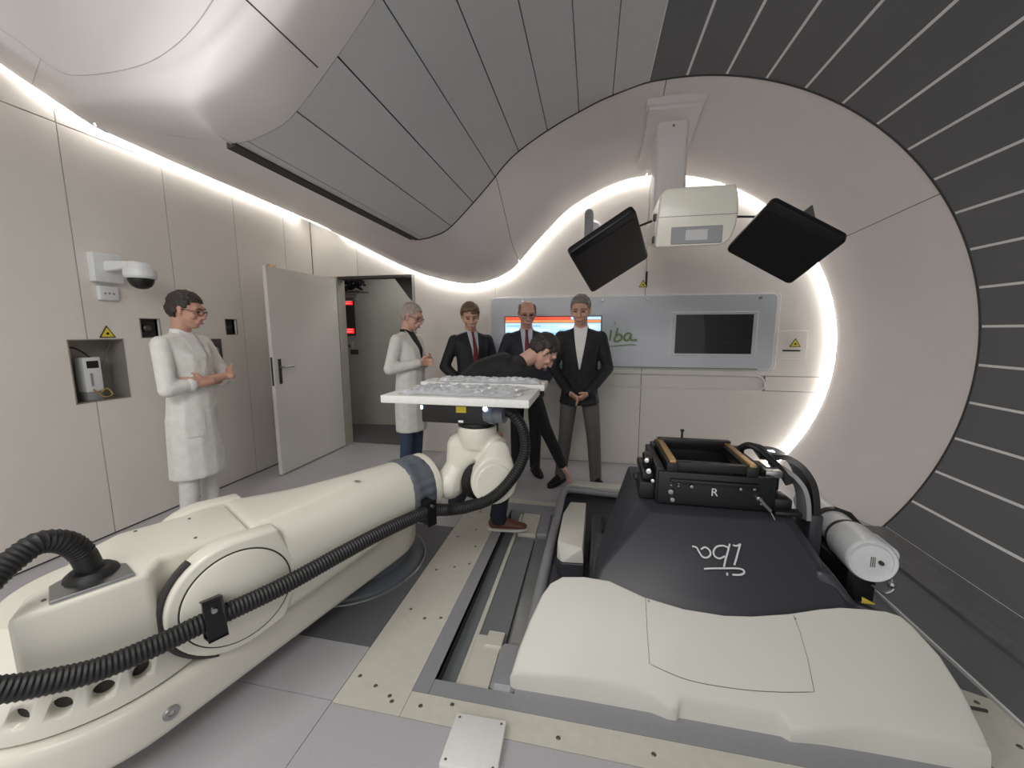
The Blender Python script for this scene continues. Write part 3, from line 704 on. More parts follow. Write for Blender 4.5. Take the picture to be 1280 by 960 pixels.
# ---- snout holder
SNH = npart('snout_holder', box_me('snout_holder', (.345, 1.985, .60), (.865, 2.02, .765), .006), 'black_plastic')
sc = lambda n, me, m: npart(n, me, m)
sc('side_plate', box_me('side_plate', (.335, 2.0, .60), (.375, 2.42, .78), .006), 'black_plastic'); sc('side_plate', box_me('side_plate', (.845, 2.0, .60), (.885, 2.42, .76), .006), 'black_plastic')
sc('rear_plate', box_me('rear_plate', (.36, 2.38, .60), (.87, 2.42, .80), .006), 'black_plastic')
sc('front_rail', box_me('front_rail', (.40, 1.965, .715), (.80, 1.99, .735), .004), 'black_plastic')
sc('frame_front', box_me('frame_front', (.40, 1.99, .775), (.79, 2.03, .815), .004), 'black_plastic'); sc('frame_rear', box_me('frame_rear', (.40, 2.36, .775), (.79, 2.40, .835), .004), 'black_plastic')
sc('frame_floor', box_me('frame_floor', (.38, 2.0, .62), (.86, 2.40, .70)), 'black_matte')
for x0 in (.395, .755):
    sc('frame_side', box_me('frame_side', (x0-.012, 1.985, .765), (x0+.042, 2.42, .812), .004), 'black_plastic')
    sc('brass_rail', box_me('brass_rail', (x0, 1.985, .812), (x0+.03, 2.42, .826), .003), 'brass')
sc('light_bar', box_me('light_bar', (.45, 2.335, .705), (.74, 2.345, .714)), 'label_white')
for (x, z, r) in ((.405, .665, .018), (.415, .625, .016), (.405, .715, .006), (.405, .70, .006), (.44, .712, .006), (.44, .698, .006), (.50, .70, .012), (.72, .705, .01), (.80, .665, .014), (.815, .64, .010), (.78, .71, .01)):
    sc('front_bolt', lathe_me('front_bolt', [(0, .014), (r*.7, .012), (r, .004), (r, 0)], 14, axis_frame(Vector((x, 1.985, z)), (0, -1, 0))), 'metal')
sc('lever', tube_me('lever', [(.80, 1.97, .672), (.825, 1.965, .640), (.85, 1.96, .615)], .009, 8), 'metal')
sc('pointer', tube_me('pointer', [(.85, 1.955, .61), (.87, 1.945, .57)], .003, 6), 'metal')
sc('mark', text_me('mark', 'R', .055, frame_mat((.607, 1.984, .675), (1, 0, 0), (0, 0, 1), (0, -1, 0)), .0012), 'logo_white')
for b in (((.26, 2.02, .60), (.34, 2.18, .69)), ((.275, 2.04, .69), (.335, 2.30, .735)), ((.24, 2.10, .665), (.275, 2.16, .69)), ((.29, 2.10, .735), (.335, 2.2, .80)), ((.88, 2.0, .60), (.96, 2.12, .66)), ((.885, 2.1, .66), (.94, 2.35, .74)), ((.87, 1.96, .59), (.99, 2.02, .615))):
    sc('latch_block', box_me('latch_block', *b, .01), 'black_plastic')
for p, r in (((.305, 2.03, .745), .018), ((.30, 2.08, .785), .016), ((.325, 2.02, .70), .012)): sc('latch_bolt', lathe_me('latch_bolt', [(0, .02), (r*.7, .018), (r, .006), (r, -.01)], 14, axis_frame(Vector(p), (-.2, -1, .3))), 'metal')
sc('metal_block', box_me('metal_block', (.84, 2.02, .755), (.915, 2.09, .79), .006), 'metal')
sc('cable_bundle', tube_me('cable_bundle', catmull([(.80, 2.3, .80), (.84, 2.25, .85), (.89, 2.2, .83), (.93, 2.1, .78), (.96, 2.05, .72)], 6), .018, 8), 'black_rubber')
sc('cable_bundle', tube_me('cable_bundle', catmull([(.82, 2.38, .78), (.86, 2.3, .83), (.93, 2.3, .82), (.95, 2.15, .74)], 6), .014, 8), 'black_rubber')
sc('top_knob', lathe_me('top_knob', [(0, .05), (.01, .05), (.012, .04), (.006, .036), (.006, 0), (0, 0)], 12, Matrix.Translation((.535, 2.395, .835))), 'black_plastic')
# curved black guard with grey belt at the right of the snout
gp = [(.90, 2.30, .80), (1.0, 2.28, .80), (1.06, 2.24, .765), (1.095, 2.2, .70), (1.105, 2.17, .62), (1.105, 2.15, .52)]
def strap(name, path, w, t, m, side=Vector((0, 1, 0))):
    path = catmull(path, 6); rows = []
    for i, p in enumerate(path):
        a = path[max(i-1, 0)]; b = path[min(i+1, len(path)-1)]; tg = (b-a).normalized(); s_ = (side-tg*side.dot(tg)).normalized(); nn = tg.cross(s_)
        rows.append([p+s_*w/2+nn*t/2, p+s_*w/2-nn*t/2, p-s_*w/2-nn*t/2, p-s_*w/2+nn*t/2])
    return loft_caps(name, rows)
sc('belt_guard', strap('belt_guard', gp, .16, .03, 'black_plastic'), 'black_plastic')
sc('belt', strap('belt', [(.93, 2.2, .77), (1.0, 2.18, .745), (1.045, 2.15, .69), (1.06, 2.12, .62), (1.06, 2.1, .53)], .10, .02, 'floor_frame'), 'floor_frame')
sc('guard_post', box_me('guard_post', (1.07, 2.06, .30), (1.13, 2.2, .565), .01), 'nozzle_grey')
sc('status_light', box_me('status_light', (.95, 2.26, .816), (.975, 2.29, .818)), 'blue_led')

# ---- white cylindrical tube beside the nozzle
xt = thing('xray_tube', 'white cylindrical x-ray tube strapped beside the right of the grey nozzle', 'x-ray tube', (1.32, 2.3, 0))
XO = Vector((1.32, 2.3, 0)); ta, tb = Vector((1.285, 1.955, .412)), Vector((1.40, 2.75, .37)); td = (tb-ta).normalized(); Lt = (tb-ta).length
def xpart(n, me, m): o = add(n, me, m, xt); o.location = -XO; return o
am = axis_frame(ta, td, (1, 0, 0))
xpart('end_cap', lathe_me('end_cap', [(0, .012), (.078, .012), (.080, .004), (.092, 0), (.098, .008), (.10, .02), (.10, .22), (.094, .235), (0, .235)], 48, am), 'device_white')
xpart('tube_body', lathe_me('tube_body', [(0, .23), (.083, .23), (.083, Lt-.02), (.07, Lt), (0, Lt)], 48, am), 'device_white')
for d in (.245, .42): xpart('strap', lathe_me('strap', [(.082, d-.016), (.094, d-.016), (.094, d+.016), (.082, d+.016)], 48, am), 'black_rubber')
xpart('side_terminal', hull_me('side_terminal', [tuple(am @ Vector((.075+.045*cos(t), -.02+.045*sin(t), h))) for t in [k*pi/10 for k in range(20)] for h in (.05, .20)], .006, 2), 'device_white')
xpart('side_terminal', hull_me('side_terminal', [tuple(am @ Vector((.06+.04*cos(t), -.02+.04*sin(t), h))) for t in [k*pi/10 for k in range(20)] for h in (.44, .50)], .006, 2), 'device_white')
xpart('strap_web', tube_me('strap_web', [am @ Vector(p) for p in ((.0, -.09, .42), (.07, -.07, .42), (.13, .0, .41), (.15, .07, .40))], .012, 8), 'black_rubber')
xpart('cradle', box_me('cradle', (1.235, 2.03, .16), (1.36, 2.65, .32), .01), 'black_plastic')
xpart('cradle_foot', box_me('cradle_foot', (1.24, 2.2, 0), (1.42, 2.6, .16), .01), 'nozzle_grey')
xpart('end_hole', lathe_me('end_hole', [(0, 0), (.009, 0), (.009, .013), (0, .013)], 16, axis_frame(am @ Vector((.032, .0, .0095)), -td)), 'joint_dark')
for k in range(3): xpart('printed_line', box_me('printed_line', (-.004+.007*k, -.02, .0095), (-.001+.007*k, .028, .0125)), 'screw').matrix_basis = Matrix.Translation(-XO) @ am
xpart('hook', tube_me('hook', catmull([(1.355, 1.94, .345), (1.36, 1.93, .31), (1.33, 1.93, .285), (1.28, 1.935, .31)], 5), .006, 8), 'metal')
xpart('hook_ball', lathe_me('hook_ball', [(0, .016), (.012, .012), (.016, 0), (.012, -.012), (0, -.016)], 16, Matrix.Translation((1.355, 1.935, .325))), 'metal')

# ---- floor box in the foreground and cable plate at right
fb = thing('floor_box', 'white rectangular floor box cover with corner screws in the foreground', 'floor box', (-.365, 1.145, .002))
me = prism_me('lid', [(-.098, -.092), (.10, -.085), (.094, .095), (-.097, .09)], 0, .028, None, .005, 2); add('lid', me, 'label_white', fb)
for x, y in ((-.08, -.075), (.083, -.07), (.078, .078), (-.08, .073)): add('screw', scm, 'screw', fb, loc=(x, y, .0275)).scale = (.6, .6, .6)
cpl = thing('cable_plate', 'cream floor plate beside the pale barrel edge at lower right', 'floor plate', (1.49, 1.62, 0))
add('plate', prism_me('plate', [(-.07, .17), (.10, .10), (.10, -.9), (-.13, -.9), (-.13, -.05), (-.11, .13)], 0, .012, None, .003, 1), 'floor_cream', cpl)
for x, y in ((-.05, .12), (.03, .07), (.02, -.1)): add('screw', scm, 'screw', cpl, loc=(x, y, .013))
add('cable_stub', tube_me('cable_stub', [(-.09, .02, .022), (-.03, .03, .022), (.03, .03, .018)], .006, 6), 'joint_dark', cpl)
# ================================================================== x-ray imager hanging from the ring
im = thing('xray_imager', 'white x-ray imager column and head hanging from the top of the ring', 'imager', (.6, 3.4, 3.1))
IO = Vector((.6, 3.4, 3.1))
def ipart(n, me, m): o = add(n, me, m, im); o.location = -IO; return o
ipart('mount_plate', hull_me('mount_plate', [(.378, 3.38, 3.12), (.765, 3.38, 3.115), (.378, 4.02, 2.925), (.765, 4.02, 2.925), (.378, 3.38, 3.26), (.765, 3.38, 3.25), (.378, 4.02, 3.08), (.765, 4.02, 3.08)], .012, 2), 'trim_white')
ipart('mount_lip', hull_me('mount_lip', [(.36, 3.36, 3.15), (.785, 3.36, 3.145), (.36, 3.42, 3.12), (.785, 3.42, 3.12), (.36, 3.36, 3.25), (.785, 3.36, 3.25), (.36, 3.42, 3.25), (.785, 3.42, 3.25)], .008, 2), 'trim_white')
ipart('column', prism_me('column', rrect(.462, 3.50, .70, 3.78, .03), 2.30, 3.12, None, .004, 1), 'trim_white')
ipart('column_bolt', lathe_me('column_bolt', [(0, .004), (.008, .003), (.01, 0)], 12, axis_frame(Vector((.585, 3.5, 3.05)), (0, -1, 0))), 'screw')
hd = [(x, y, z) for x, z in ((.425, 2.345), (.40, 2.30), (.385, 2.17), (.39, 2.0), (.82, 2.335), (.845, 2.29), (.858, 2.17), (.835, 2.05), (.80, 1.985)) for y in (2.74,)]
hd = [(.43, 2.345), (.40, 2.31), (.388, 2.17), (.382, 1.985), (.78, 1.985), (.825, 2.02), (.852, 2.10), (.86, 2.19), (.852, 2.29), (.835, 2.345)]
ipart('head', hull_me('head', [(x, 2.74, z) for x, z in hd] + [(x*.96+.025, 3.55, 2.17+(z-1.985)*.42) for x, z in hd], .02, 3, ang=40), 'robot_white')
ipart('head_joint', box_me('head_joint', (.392, 2.7375, 2.168), (.856, 2.741, 2.1705)), 'screw')
ipart('window', box_me('window', (.475, 2.735, 2.0), (.775, 2.742, 2.105), .003, 1), 'floor_frame')
ipart('inner_window', box_me('inner_window', (.56, 2.732, 2.02), (.69, 2.737, 2.085), .002, 1), 'ceiling_grey')
for z in (2.19, 2.05): ipart('side_socket', box_me('side_socket', (.372, 2.80, z-.02), (.392, 2.84, z+.02), .003, 1), 'black_plastic')
def det(corners, y, nrm, label, rod):
    cx = sum(c[0] for c in corners)/4; cy = sum(c[1] for c in corners)/4; C = onY(cx, cy, y); n = Vector(nrm).normalized()
    Q = [onP(*c, C, n) for c in corners]
    o_ = thing('flat_detector', label, 'detector', C, group='black flat detector panels')
    x = ((Q[0]+Q[1])-(Q[2]+Q[3])).normalized(); yv = n.cross(x)
    # rounded slab built in the panel plane
    q2 = [((q-C).dot(x), (q-C).dot(yv)) for q in Q]
    # square the outline
    hx = sum(abs(a) for a, b in q2)/4; hy = sum(abs(b) for a, b in q2)/4
    m = frame_mat((0, 0, 0), x, yv, n)
    add('panel', prism_me('panel', rrect(-hx, -hy, hx, hy, .03), -.045, 0, m, .006, 2), 'black_plastic', o_)
    add('screen', prism_me('screen', rrect(-hx+.012, -hy+.012, hx-(.06 if cx > 800 else .012), hy-(.012 if cx > 800 else .06), .02), .001, .003, m), 'black_matte', o_)
    add('bracket', hull_me('bracket', [m @ Vector(p) for p in ((hx-.12, -.05, -.045), (hx-.02, -.05, -.045), (hx-.12, .05, -.045), (hx-.02, .05, -.045), (hx-.05, -.02, -.12), (hx+.01, .02, -.12))], .004, 1), 'metal', o_)
    add('support_rod', tube_me('support_rod', [m @ Vector((hx-.06, 0, -.10)), Vector(rod)-C], .007, 8), 'black_plastic', o_)
    return o_
det([(796, 264), (809, 326), (740, 369), (712, 321)], 2.75, (.45, -.45, -.77), 'black flat detector panel tilted below the imager head at its left', (.366, 2.82, 2.17))
det([(966, 253), (1053, 303), (980, 364), (908, 309)], 2.75, (-.40, -.56, -.72), 'larger black flat detector panel tilted to the right of the imager head', (.878, 2.82, 2.17))

# ------------------------------------------------------------------ sensor on the back wall
ws = thing('wall_sensor', 'grey capsule shaped sensor on round white wall disc behind left detector', 'sensor', tuple(onY(742, 287, 4.335)))
wo = Vector(ws.location)
add('disc', lathe_me('disc', [(0, .05), (.06, .05), (.085, .03), (.085, 0)], 32, axis_frame((0, 0, 0), (0, -1, 0))), 'device_white', ws)
c = onY(736, 283, 4.25)-wo
add('capsule', hull_me('capsule', [tuple(Vector((c.x, c.y, c.z))+Vector((.045*cos(t), d, s+.045*sin(t)))) for t in [k*pi/8 for k in range(16)] for s in (-.14, .12) for d in (-.03, .03)], .008, 2), 'floor_frame', ws)

# ------------------------------------------------------------------ glazed display panel on the back wall
gl = thing('display_panel', 'long glazed wall panel with green script logo and two screens behind the visitors', 'display panel', (.3, YB, 1.45))
GO = Vector((.3, YB, 1.45))
def gpart(n, me, m, par=None): o = add(n, me, m, par or gl); o.location = -GO if par is None else (0, 0, 0); return o
mat('panel_tint', (226, 225, 227), .3, var=.01); mat('glass_edge', (120, 140, 110), .3)
XZ = frame_mat((0, 0, 0), (1, 0, 0), (0, 0, 1), (0, -1, 0))
gpart('back_board', prism_me('back_board', rrect(-1.115, 1.075, 1.76, 1.815, .05), -YB+.0, -YB+.03, XZ, .002, 1), 'panel_tint')
gm_ = bpy.data.materials.new('clear_glass'); gm_.use_nodes = True; nt = gm_.node_tree; nt.nodes.clear()
ou = nt.nodes.new('ShaderNodeOutputMaterial'); mx = nt.nodes.new('ShaderNodeMixShader'); tr = nt.nodes.new('ShaderNodeBsdfTransparent'); gs = nt.nodes.new('ShaderNodeBsdfGlossy'); fr = nt.nodes.new('ShaderNodeFresnel')
fr.inputs[0].default_value = 1.22; gs.inputs['Roughness'].default_value = .02; tr.inputs[0].default_value = (.96, .97, .98, 1)
nt.links.new(fr.outputs[0], mx.inputs[0]); nt.links.new(tr.outputs[0], mx.inputs[1]); nt.links.new(gs.outputs[0], mx.inputs[2]); nt.links.new(mx.outputs[0], ou.inputs[0]); MATS['clear_glass'] = gm_
gpart('glass_pane', prism_me('glass_pane', rrect(-1.13, 1.06, 1.775, 1.83, .06), -YB+.055, -YB+.061, XZ), 'clear_glass')
gpart('lower_edge', box_me('lower_edge', (-.9, YB-.062, 1.075), (1.62, YB-.055, 1.083)), 'glass_edge')
for x in (-.75, .1, .55, 1.6): gpart('standoff', lathe_me('standoff', [(0, .066), (.012, .066), (.014, .06), (.014, 0)], 14, axis_frame(Vector((x, YB, 1.775)), (0, -1, 0))), 'metal')
sf = gpart('screen_frame', box_me('screen_frame', (.80, YB-.04, 1.20), (1.595, YB-.028, 1.645), .003, 1), 'label_white')
gpart('screen', box_me('screen', (.838, YB-.044, 1.226), (1.555, YB-.039, 1.618)), 'black_plastic', sf)
s1 = gpart('lit_screen', box_me('lit_screen', (-.955, YB-.04, 1.18), (.10, YB-.03, 1.615)), 'black_plastic')
mat('scr_blue', (205, 228, 250), .4, emit=(190, 222, 250), estr=.9); mat('scr_red', (235, 90, 60), .4, emit=(240, 84, 50), estr=.8); mat('scr_orange', (240, 150, 80), .4, emit=(245, 150, 90), estr=.8); mat('scr_white', (240, 245, 250), .4, emit=(230, 240, 255), estr=.9)
mat('scr_cyan', (150, 205, 240), .4, emit=(130, 195, 240), estr=.8)
def srect(n, x0, x1, z0, z1, m, d=.0415): gpart(n, box_me(n, (x0, YB-d, z0), (x1, YB-.039, z1)), m, s1)
srect('screen_field', -.945, .09, 1.19, 1.54, 'scr_blue'); srect('title_bar', -.945, -.23, 1.575, 1.605, 'scr_red'); srect('title_bar', -.225, .09, 1.575, 1.605, 'scr_blue'); srect('tool_bar', -.945, .09, 1.545, 1.572, 'scr_orange')
for k in range(8): srect('list_row', -.93, -.55+.1*(k % 3), 1.50-.04*k, 1.515-.04*k, 'scr_white' if k % 2 else 'scr_cyan', .043)
for k in range(7): srect('list_row', -.35, .05-.07*(k % 3), 1.49-.042*k, 1.51-.042*k, 'scr_cyan' if k % 2 else 'scr_white', .043)
# green script logo on the glass
mat('logo_green', (120, 150, 84), .5)
def g2(pts): return [(760+x/4.267, 330+y/4.267) for x, y in pts]
for k, s in enumerate([[(18, 352), (14, 378), (8, 408)], [(52, 340), (44, 375), (34, 408), (52, 412), (70, 400), (72, 382), (58, 374), (44, 384)], [(118, 368), (98, 372), (86, 392), (96, 408), (114, 398), (124, 372), (122, 402), (138, 406), (154, 402)], [(8, 440), (60, 434), (130, 430), (150, 434)], [(34, 316), (37, 317)]]):
    P = [onY(*tuple(v)[:2], YB-.064) for v in catmull([(*p, 0) for p in g2(s)], 5)]
    gpart('logo_stroke', tube_me('logo_stroke', P, .0085 if k < 3 else (.004 if k == 3 else .016), 6), 'logo_green')

# ------------------------------------------------------------------ warning triangles, laser slots
def triangle(c, n, size, label, up=Vector((0, 0, 1))):
    t = thing('warning_sign', label, 'warning sign', c, group='yellow laser warning triangles')
    n = Vector(n).normalized(); x = up.cross(n).normalized(); m = frame_mat((0, 0, 0), x, up, n)
    def tri(s): return [(-s*.58, -s*.33), (s*.58, -s*.33), (0, s*.67)]
    add('border', prism_me('border', tri(size), 0, .0025, m), 'black_matte', t); add('face', prism_me('face', tri(size*.78), .0025, .004, m), 'yellow', t)
    add('symbol', lathe_me('symbol', [(0, .0052), (size*.11, .0052), (size*.11, .004)], 12, m), 'black_matte', t)
triangle(onY(804, 356, YB-.003), (0, -1, 0), .075, 'small yellow warning triangle beside a dark slot above the display panel')
triangle(onY(994, 430, YB-.010), (0, -1, 0), .085, 'yellow warning triangle on square plate near the glowing ring')
triangle(onX(134, 417, XW+.002), (1, 0, 0), .085, 'yellow warning triangle on the left wall above the open niche')
ls = box('laser_slot', (.525, YB-.004, 1.915), (.545, YB, 2.06), 'black_matte'); tag(ls, 'narrow vertical dark laser slot in the back wall above the display panel', 'laser slot')
lp = thing('laser_plate', 'square white plate with horizontal laser slot near the glowing ring', 'laser plate', (1.93, YB, 1.32))
add('plate', box_me('plate', (-.13, -.006, -.14), (.13, 0, .14), .003, 1), 'panel_white', lp); add('slot', box_me('slot', (-.08, -.009, -.065), (.075, -.005, -.05)), 'black_matte', lp)
bt_ = lathe('button', [(0, .012), (.012, .010), (.016, 0)], 'label_white', None, 16, axis_frame(onY(807, 491, YB), (0, -1, 0))); tag(bt_, 'small white round button on the panel joint below the display', 'button')

# ------------------------------------------------------------------ door leaf and corridor equipment
dr = struct('door_1', 'white door leaf standing open against the left wall', (-3.03, 4.33, 0))
add('leaf', box_me('leaf', (-.04, -1.06, .012), (.0, -.01, 2.07), .003, 1), 'door_white', dr)
hx = -1.06
hp_ = add('handle_plate', box_me('handle_plate', (0, hx+.055, .93), (.007, hx+.095, 1.18), .003, 1), 'dark_metal', dr)
add('lever', tube_me('lever', [(.007, hx+.075, 1.10), (.045, hx+.075, 1.10), (.052, hx+.09, 1.10), (.052, hx+.21, 1.10)], .009, 10), 'metal', dr)
add('lever', tube_me('lever', [(-.047, hx+.075, 1.10), (-.085, hx+.075, 1.10), (-.09, hx+.09, 1.10), (-.09, hx+.21, 1.10)], .009, 10), 'metal', dr)
add('lock_plate', box_me('lock_plate', (-.03, hx-.002, .92), (-.008, hx+.001, 1.20)), 'dark_metal', dr)
add('brass_tag', box_me('brass_tag', (-.035, hx+.05, 2.068), (.003, hx+.13, 2.085), .002, 1), 'brass', dr)

mat('mon_red', (230, 40, 40), .4, emit=(235, 34, 34), estr=1.2)
mo = thing('status_monitor', 'black portrait monitor with red text bars in the corridor', 'monitor', tuple(onY(431, 396, 5.1)))
mm = Matrix.Rotation(radians(25), 4, 'Z')
add('bezel', prism_me('bezel', rrect(-.14, -.27, .14, .27, .01), 0, .04, mm @ frame_mat((0, 0, 0), (1, 0, 0), (0, 0, 1), (0, -1, 0)), .003, 1), 'black_plastic', mo)
mat('mon_white', (240, 130, 130), .4, emit=(255, 150, 150), estr=.9)
for z0, z1 in ((.165, .235), (-.235, -.165)):
    b = add('text_bar', prism_me('text_bar', [(-.125, z0), (.12, z0), (.12, z1), (-.125, z1)], .04, .042, mm @ frame_mat((0, 0, 0), (1, 0, 0), (0, 0, 1), (0, -1, 0))), 'mon_red', mo)
    for k in range(2): add('text_line', prism_me('text_line', [(-.10+.02*k, z1-.022-.03*k), (.10, z1-.022-.03*k), (.10, z1-.014-.03*k), (-.10+.02*k, z1-.014-.03*k)], .042, .043, mm @ frame_mat((0, 0, 0), (1, 0, 0), (0, 0, 1), (0, -1, 0))), 'mon_white', b)
kb = thing('control_box', 'small grey control box with blue light under the corridor monitor', 'control box', tuple(onY(432, 431, 5.1)))
add('case', box_me('case', (-.12, -.02, -.05), (.11, .04, .05), .005), 'floor_frame', kb)
add('lamp', lathe_me('lamp', [(0, .012), (.014, .008), (.018, 0)], 14, axis_frame((-.07, -.02, .02), (0, -1, 0))), 'blue_led', kb)
for k in range(2): add('socket', box_me('socket', (.02+.04*k, -.026, -.03), (.045+.04*k, -.018, 0), .003), 'black_plastic', kb)
hr = thing('hose_reel', 'round black fitting below the control box in the corridor', 'fitting', tuple(onY(427, 445, 5.06)))
add('drum', lathe_me('drum', [(0, .05), (.05, .05), (.085, .04), (.09, .0), (.05, 0)], 28, axis_frame((0, 0, 0), (.2, -1, 0))), 'black_plastic', hr)
pl = box('wall_plate', (-.06, -.01, -.035), (.07, 0, .035), 'dark_metal', None, .003, 1); pl.location = onY(443, 440, 5.1); tag(pl, 'small dark metal plate on the corridor wall right of the black fitting', 'plate')
ct_ = thing('cable_tray', 'dark cable bundle in a tray at the top left of the doorway', 'cable tray', tuple(onY(434, 356, 5.0)))
add('tray', box_me('tray', (-.22, -.03, -.10), (.2, .2, -.085)), 'dark_metal', ct_)
random.seed(2)
for k in range(7):
    P = [(-.22+.07*i, .02*k, random.uniform(-.07, .08)) for i in range(7)]
    add('cable', tube_me('cable', catmull(P, 4), .018, 7), 'black_rubber', ct_)
for k in range(3): add('conduit', tube_me('conduit', [(-.22, .0, -.14-.035*k), (.14, .0, -.14-.035*k)], .012, 8), 'floor_frame', ct_)
br = add('ceiling_brace', hull_me('ceiling_brace', [tuple(onY(*p, y)) for p in ((490, 344), (519, 344), (519, 380), (511, 372)) for y in (4.75, 4.85)], 0), 'dark_metal'); tag(br, 'dark triangular metal brace in the upper right corner of the doorway', 'brace')

# ------------------------------------------------------------------ left wall fittings
nc = thing('equipment_niche', 'open metal-lined recess in the left wall with a device inside', 'wall niche', (XW, (NY0+NY1)/2, NZ0))
hy = (NY1-NY0)/2; hz = NZ1-NZ0; D = .155
mat('niche_lining', (150, 146, 138), .35, metal=.3, var=.08, scale=10)
add('liner_back', box_me('liner_back', (-D, -hy, 0), (-D+.004, hy, hz)), 'niche_lining', nc)
for lo, hi in (((-D, -hy, 0), (.004, -hy+.006, hz)), ((-D, hy-.006, 0), (.004, hy, hz)), ((-D, -hy, 0), (.004, hy, .006)), ((-D, -hy, hz-.006), (.004, hy, hz))): add('liner_side', box_me('liner_side', lo, hi), 'niche_lining', nc)
dv = thing('niche_device', 'small white boxed device with cables standing in the wall niche', 'device', (XW-.075, (NY0+NY1)/2-.02, NZ0+.006))
add('case', box_me('case', (-.04, -.05, .06), (.04, .05, .30), .006), 'device_white', dv); add('display', box_me('display', (.0395, -.032, .225), (.042, .034, .275)), 'black_plastic', dv)
add('slot', box_me('slot', (.0395, -.02, .10), (.042, -.005, .19)), 'floor_frame', dv); add('foot', box_me('foot', (-.035, -.045, 0), (.035, .045, .06), .004), 'floor_frame', dv)
add('cable', tube_me('cable', catmull([(.02, -.13, .36), (.03, -.09, .37), (.03, -.04, .34), (.03, .0, .295)], 6), .006, 8), 'black_rubber', dv)
add('cable', tube_me('cable', catmull([(.02, .13, .39), (.02, .09, .29), (.02, .055, .17)], 6), .005, 8), 'screw', dv)
add('cable', tube_me('cable', catmull([(.05, -.02, .08), (.06, .03, .02), (.06, .08, .03), (.05, .06, .075), (.05, .02, .05)], 6), .005, 8), 'brass', dv)
for k, (h, lb) in enumerate(zip(HB, ('small dark square wall socket recess beside the standing doctor', 'small dark square wall socket recess nearest to the open door'))):
    b = thing('wall_socket', lb, 'wall socket', (XW, (h[0]+h[1])/2, (h[2]+h[3])/2), group='dark wall sockets'); a_ = (h[1]-h[0])/2; c_ = (h[3]-h[2])/2
    add('recess', box_me('recess', (-.06, -a_, -c_), (-.05, a_, c_)), 'joint_dark', b); add('rim', tube_me('rim', [(.001, -a_, -c_), (.001, a_, -c_), (.001, a_, c_), (.001, -a_, c_)], .005, 6, True, True), 'niche_lining', b)
    add('connector', lathe_me('connector', [(0, .03), (.02, .03), (.03, .02), (.032, 0)], 20, axis_frame((-.05, 0, 0), (1, 0, 0))), 'dark_metal', b)
mp_ = thing('metal_plate', 'brushed metal wall plate with round valve behind the crossed arms', 'wall plate', (XW, 2.965, 1.28))
add('plate', box_me('plate', (0, -.065, -.105), (.006, .065, .105), .003, 1), 'dark_metal', mp_); add('valve', lathe_me('valve', [(0, .02), (.018, .018), (.03, .006), (.032, 0)], 20, axis_frame((.006, 0, 0), (1, 0, 0))), 'metal', mp_)
# dome camera
dc = thing('dome_camera', 'white dome security camera on a wall bracket high on the left wall', 'camera', (XW, 2.19, 1.89))
add('wall_box', box_me('wall_box', (0, -.085, -.10), (.06, .085, .095), .008), 'device_white', dc)
add('arm', hull_me('arm', [(.05, -.03, -.03), (.05, .04, -.03), (.05, -.03, .045), (.05, .04, .045), (.28, .0, .0), (.28, .06, .0), (.28, .0, .04), (.28, .06, .04)], .012, 3), 'device_white', dc)
add('shroud', lathe_me('shroud', [(0, .035), (.055, .03), (.07, .0), (.072, -.01), (.088, -.015), (.09, -.06), (.08, -.075), (0, -.075)], 36, Matrix.Translation((.27, .04, 0))), 'device_white', dc)
add('dome', lathe_me('dome', [(.072, -.075), (.07, -.095), (.055, -.125), (.03, -.142), (0, -.147)], 28, Matrix.Translation((.27, .04, 0))), 'black_plastic', dc)
jb = thing('junction_box', 'small white junction box on the wall under the dome camera', 'junction box', (XW, 2.19, 1.715))
add('box', box_me('box', (0, -.055, -.045), (.035, .055, .05), .006), 'device_white', jb)
for y in (-.025, .0, .025): add('screw', lathe_me('screw', [(0, .003), (.006, .002), (.008, 0)], 10, axis_frame((.035, y, 0), (1, 0, 0))), 'floor_frame', jb)
# ================================================================== people
def cloth(name, rgb, bump=.5, rough=.8): return mat(name, rgb, rough, var=.06, scale=18, bump=bump, bscale=11)
cloth('coat_white', (228, 228, 222), 1.0); cloth('trouser_white', (222, 222, 218), .4); cloth('suit_black', (26, 26, 31), .35, .7); cloth('suit_navy', (30, 34, 46), .35, .7); cloth('jacket_black', (24, 25, 31), .3, .7)
cloth('trouser_grey', (98, 97, 95), .3); cloth('jeans', (58, 74, 98), .4); cloth('jeans_dark', (32, 38, 52), .4); cloth('sweater_black', (27, 27, 30), .3); cloth('shirt_blue', (188, 194, 206), .2); cloth('shirt_white', (232, 230, 228), .2); cloth('shirt_black', (20, 20, 23), .2)
mat('tie_red', (110, 34, 44), .6, var=.15, scale=60); mat('skin_a', (206, 160, 138), .5, var=.05, scale=20); mat('skin_b', (214, 168, 150), .5, var=.05, scale=20); mat('skin_c', (196, 150, 130), .5, var=.05, scale=20)
mat('hair_dark', (52, 46, 42), .6, var=.3, scale=90); mat('hair_grey', (120, 114, 106), .6, var=.3, scale=90); mat('hair_brown', (112, 90, 66), .6, var=.3, scale=90); mat('hair_white', (176, 164, 154), .6, var=.2, scale=90)
mat('shoe_black', (26, 24, 24), .3); mat('shoe_brown', (104, 62, 46), .5); mat('sole_white', (214, 210, 202), .6); mat('eye_dark', (44, 32, 28), .3); mat('lip', (168, 106, 96), .5)

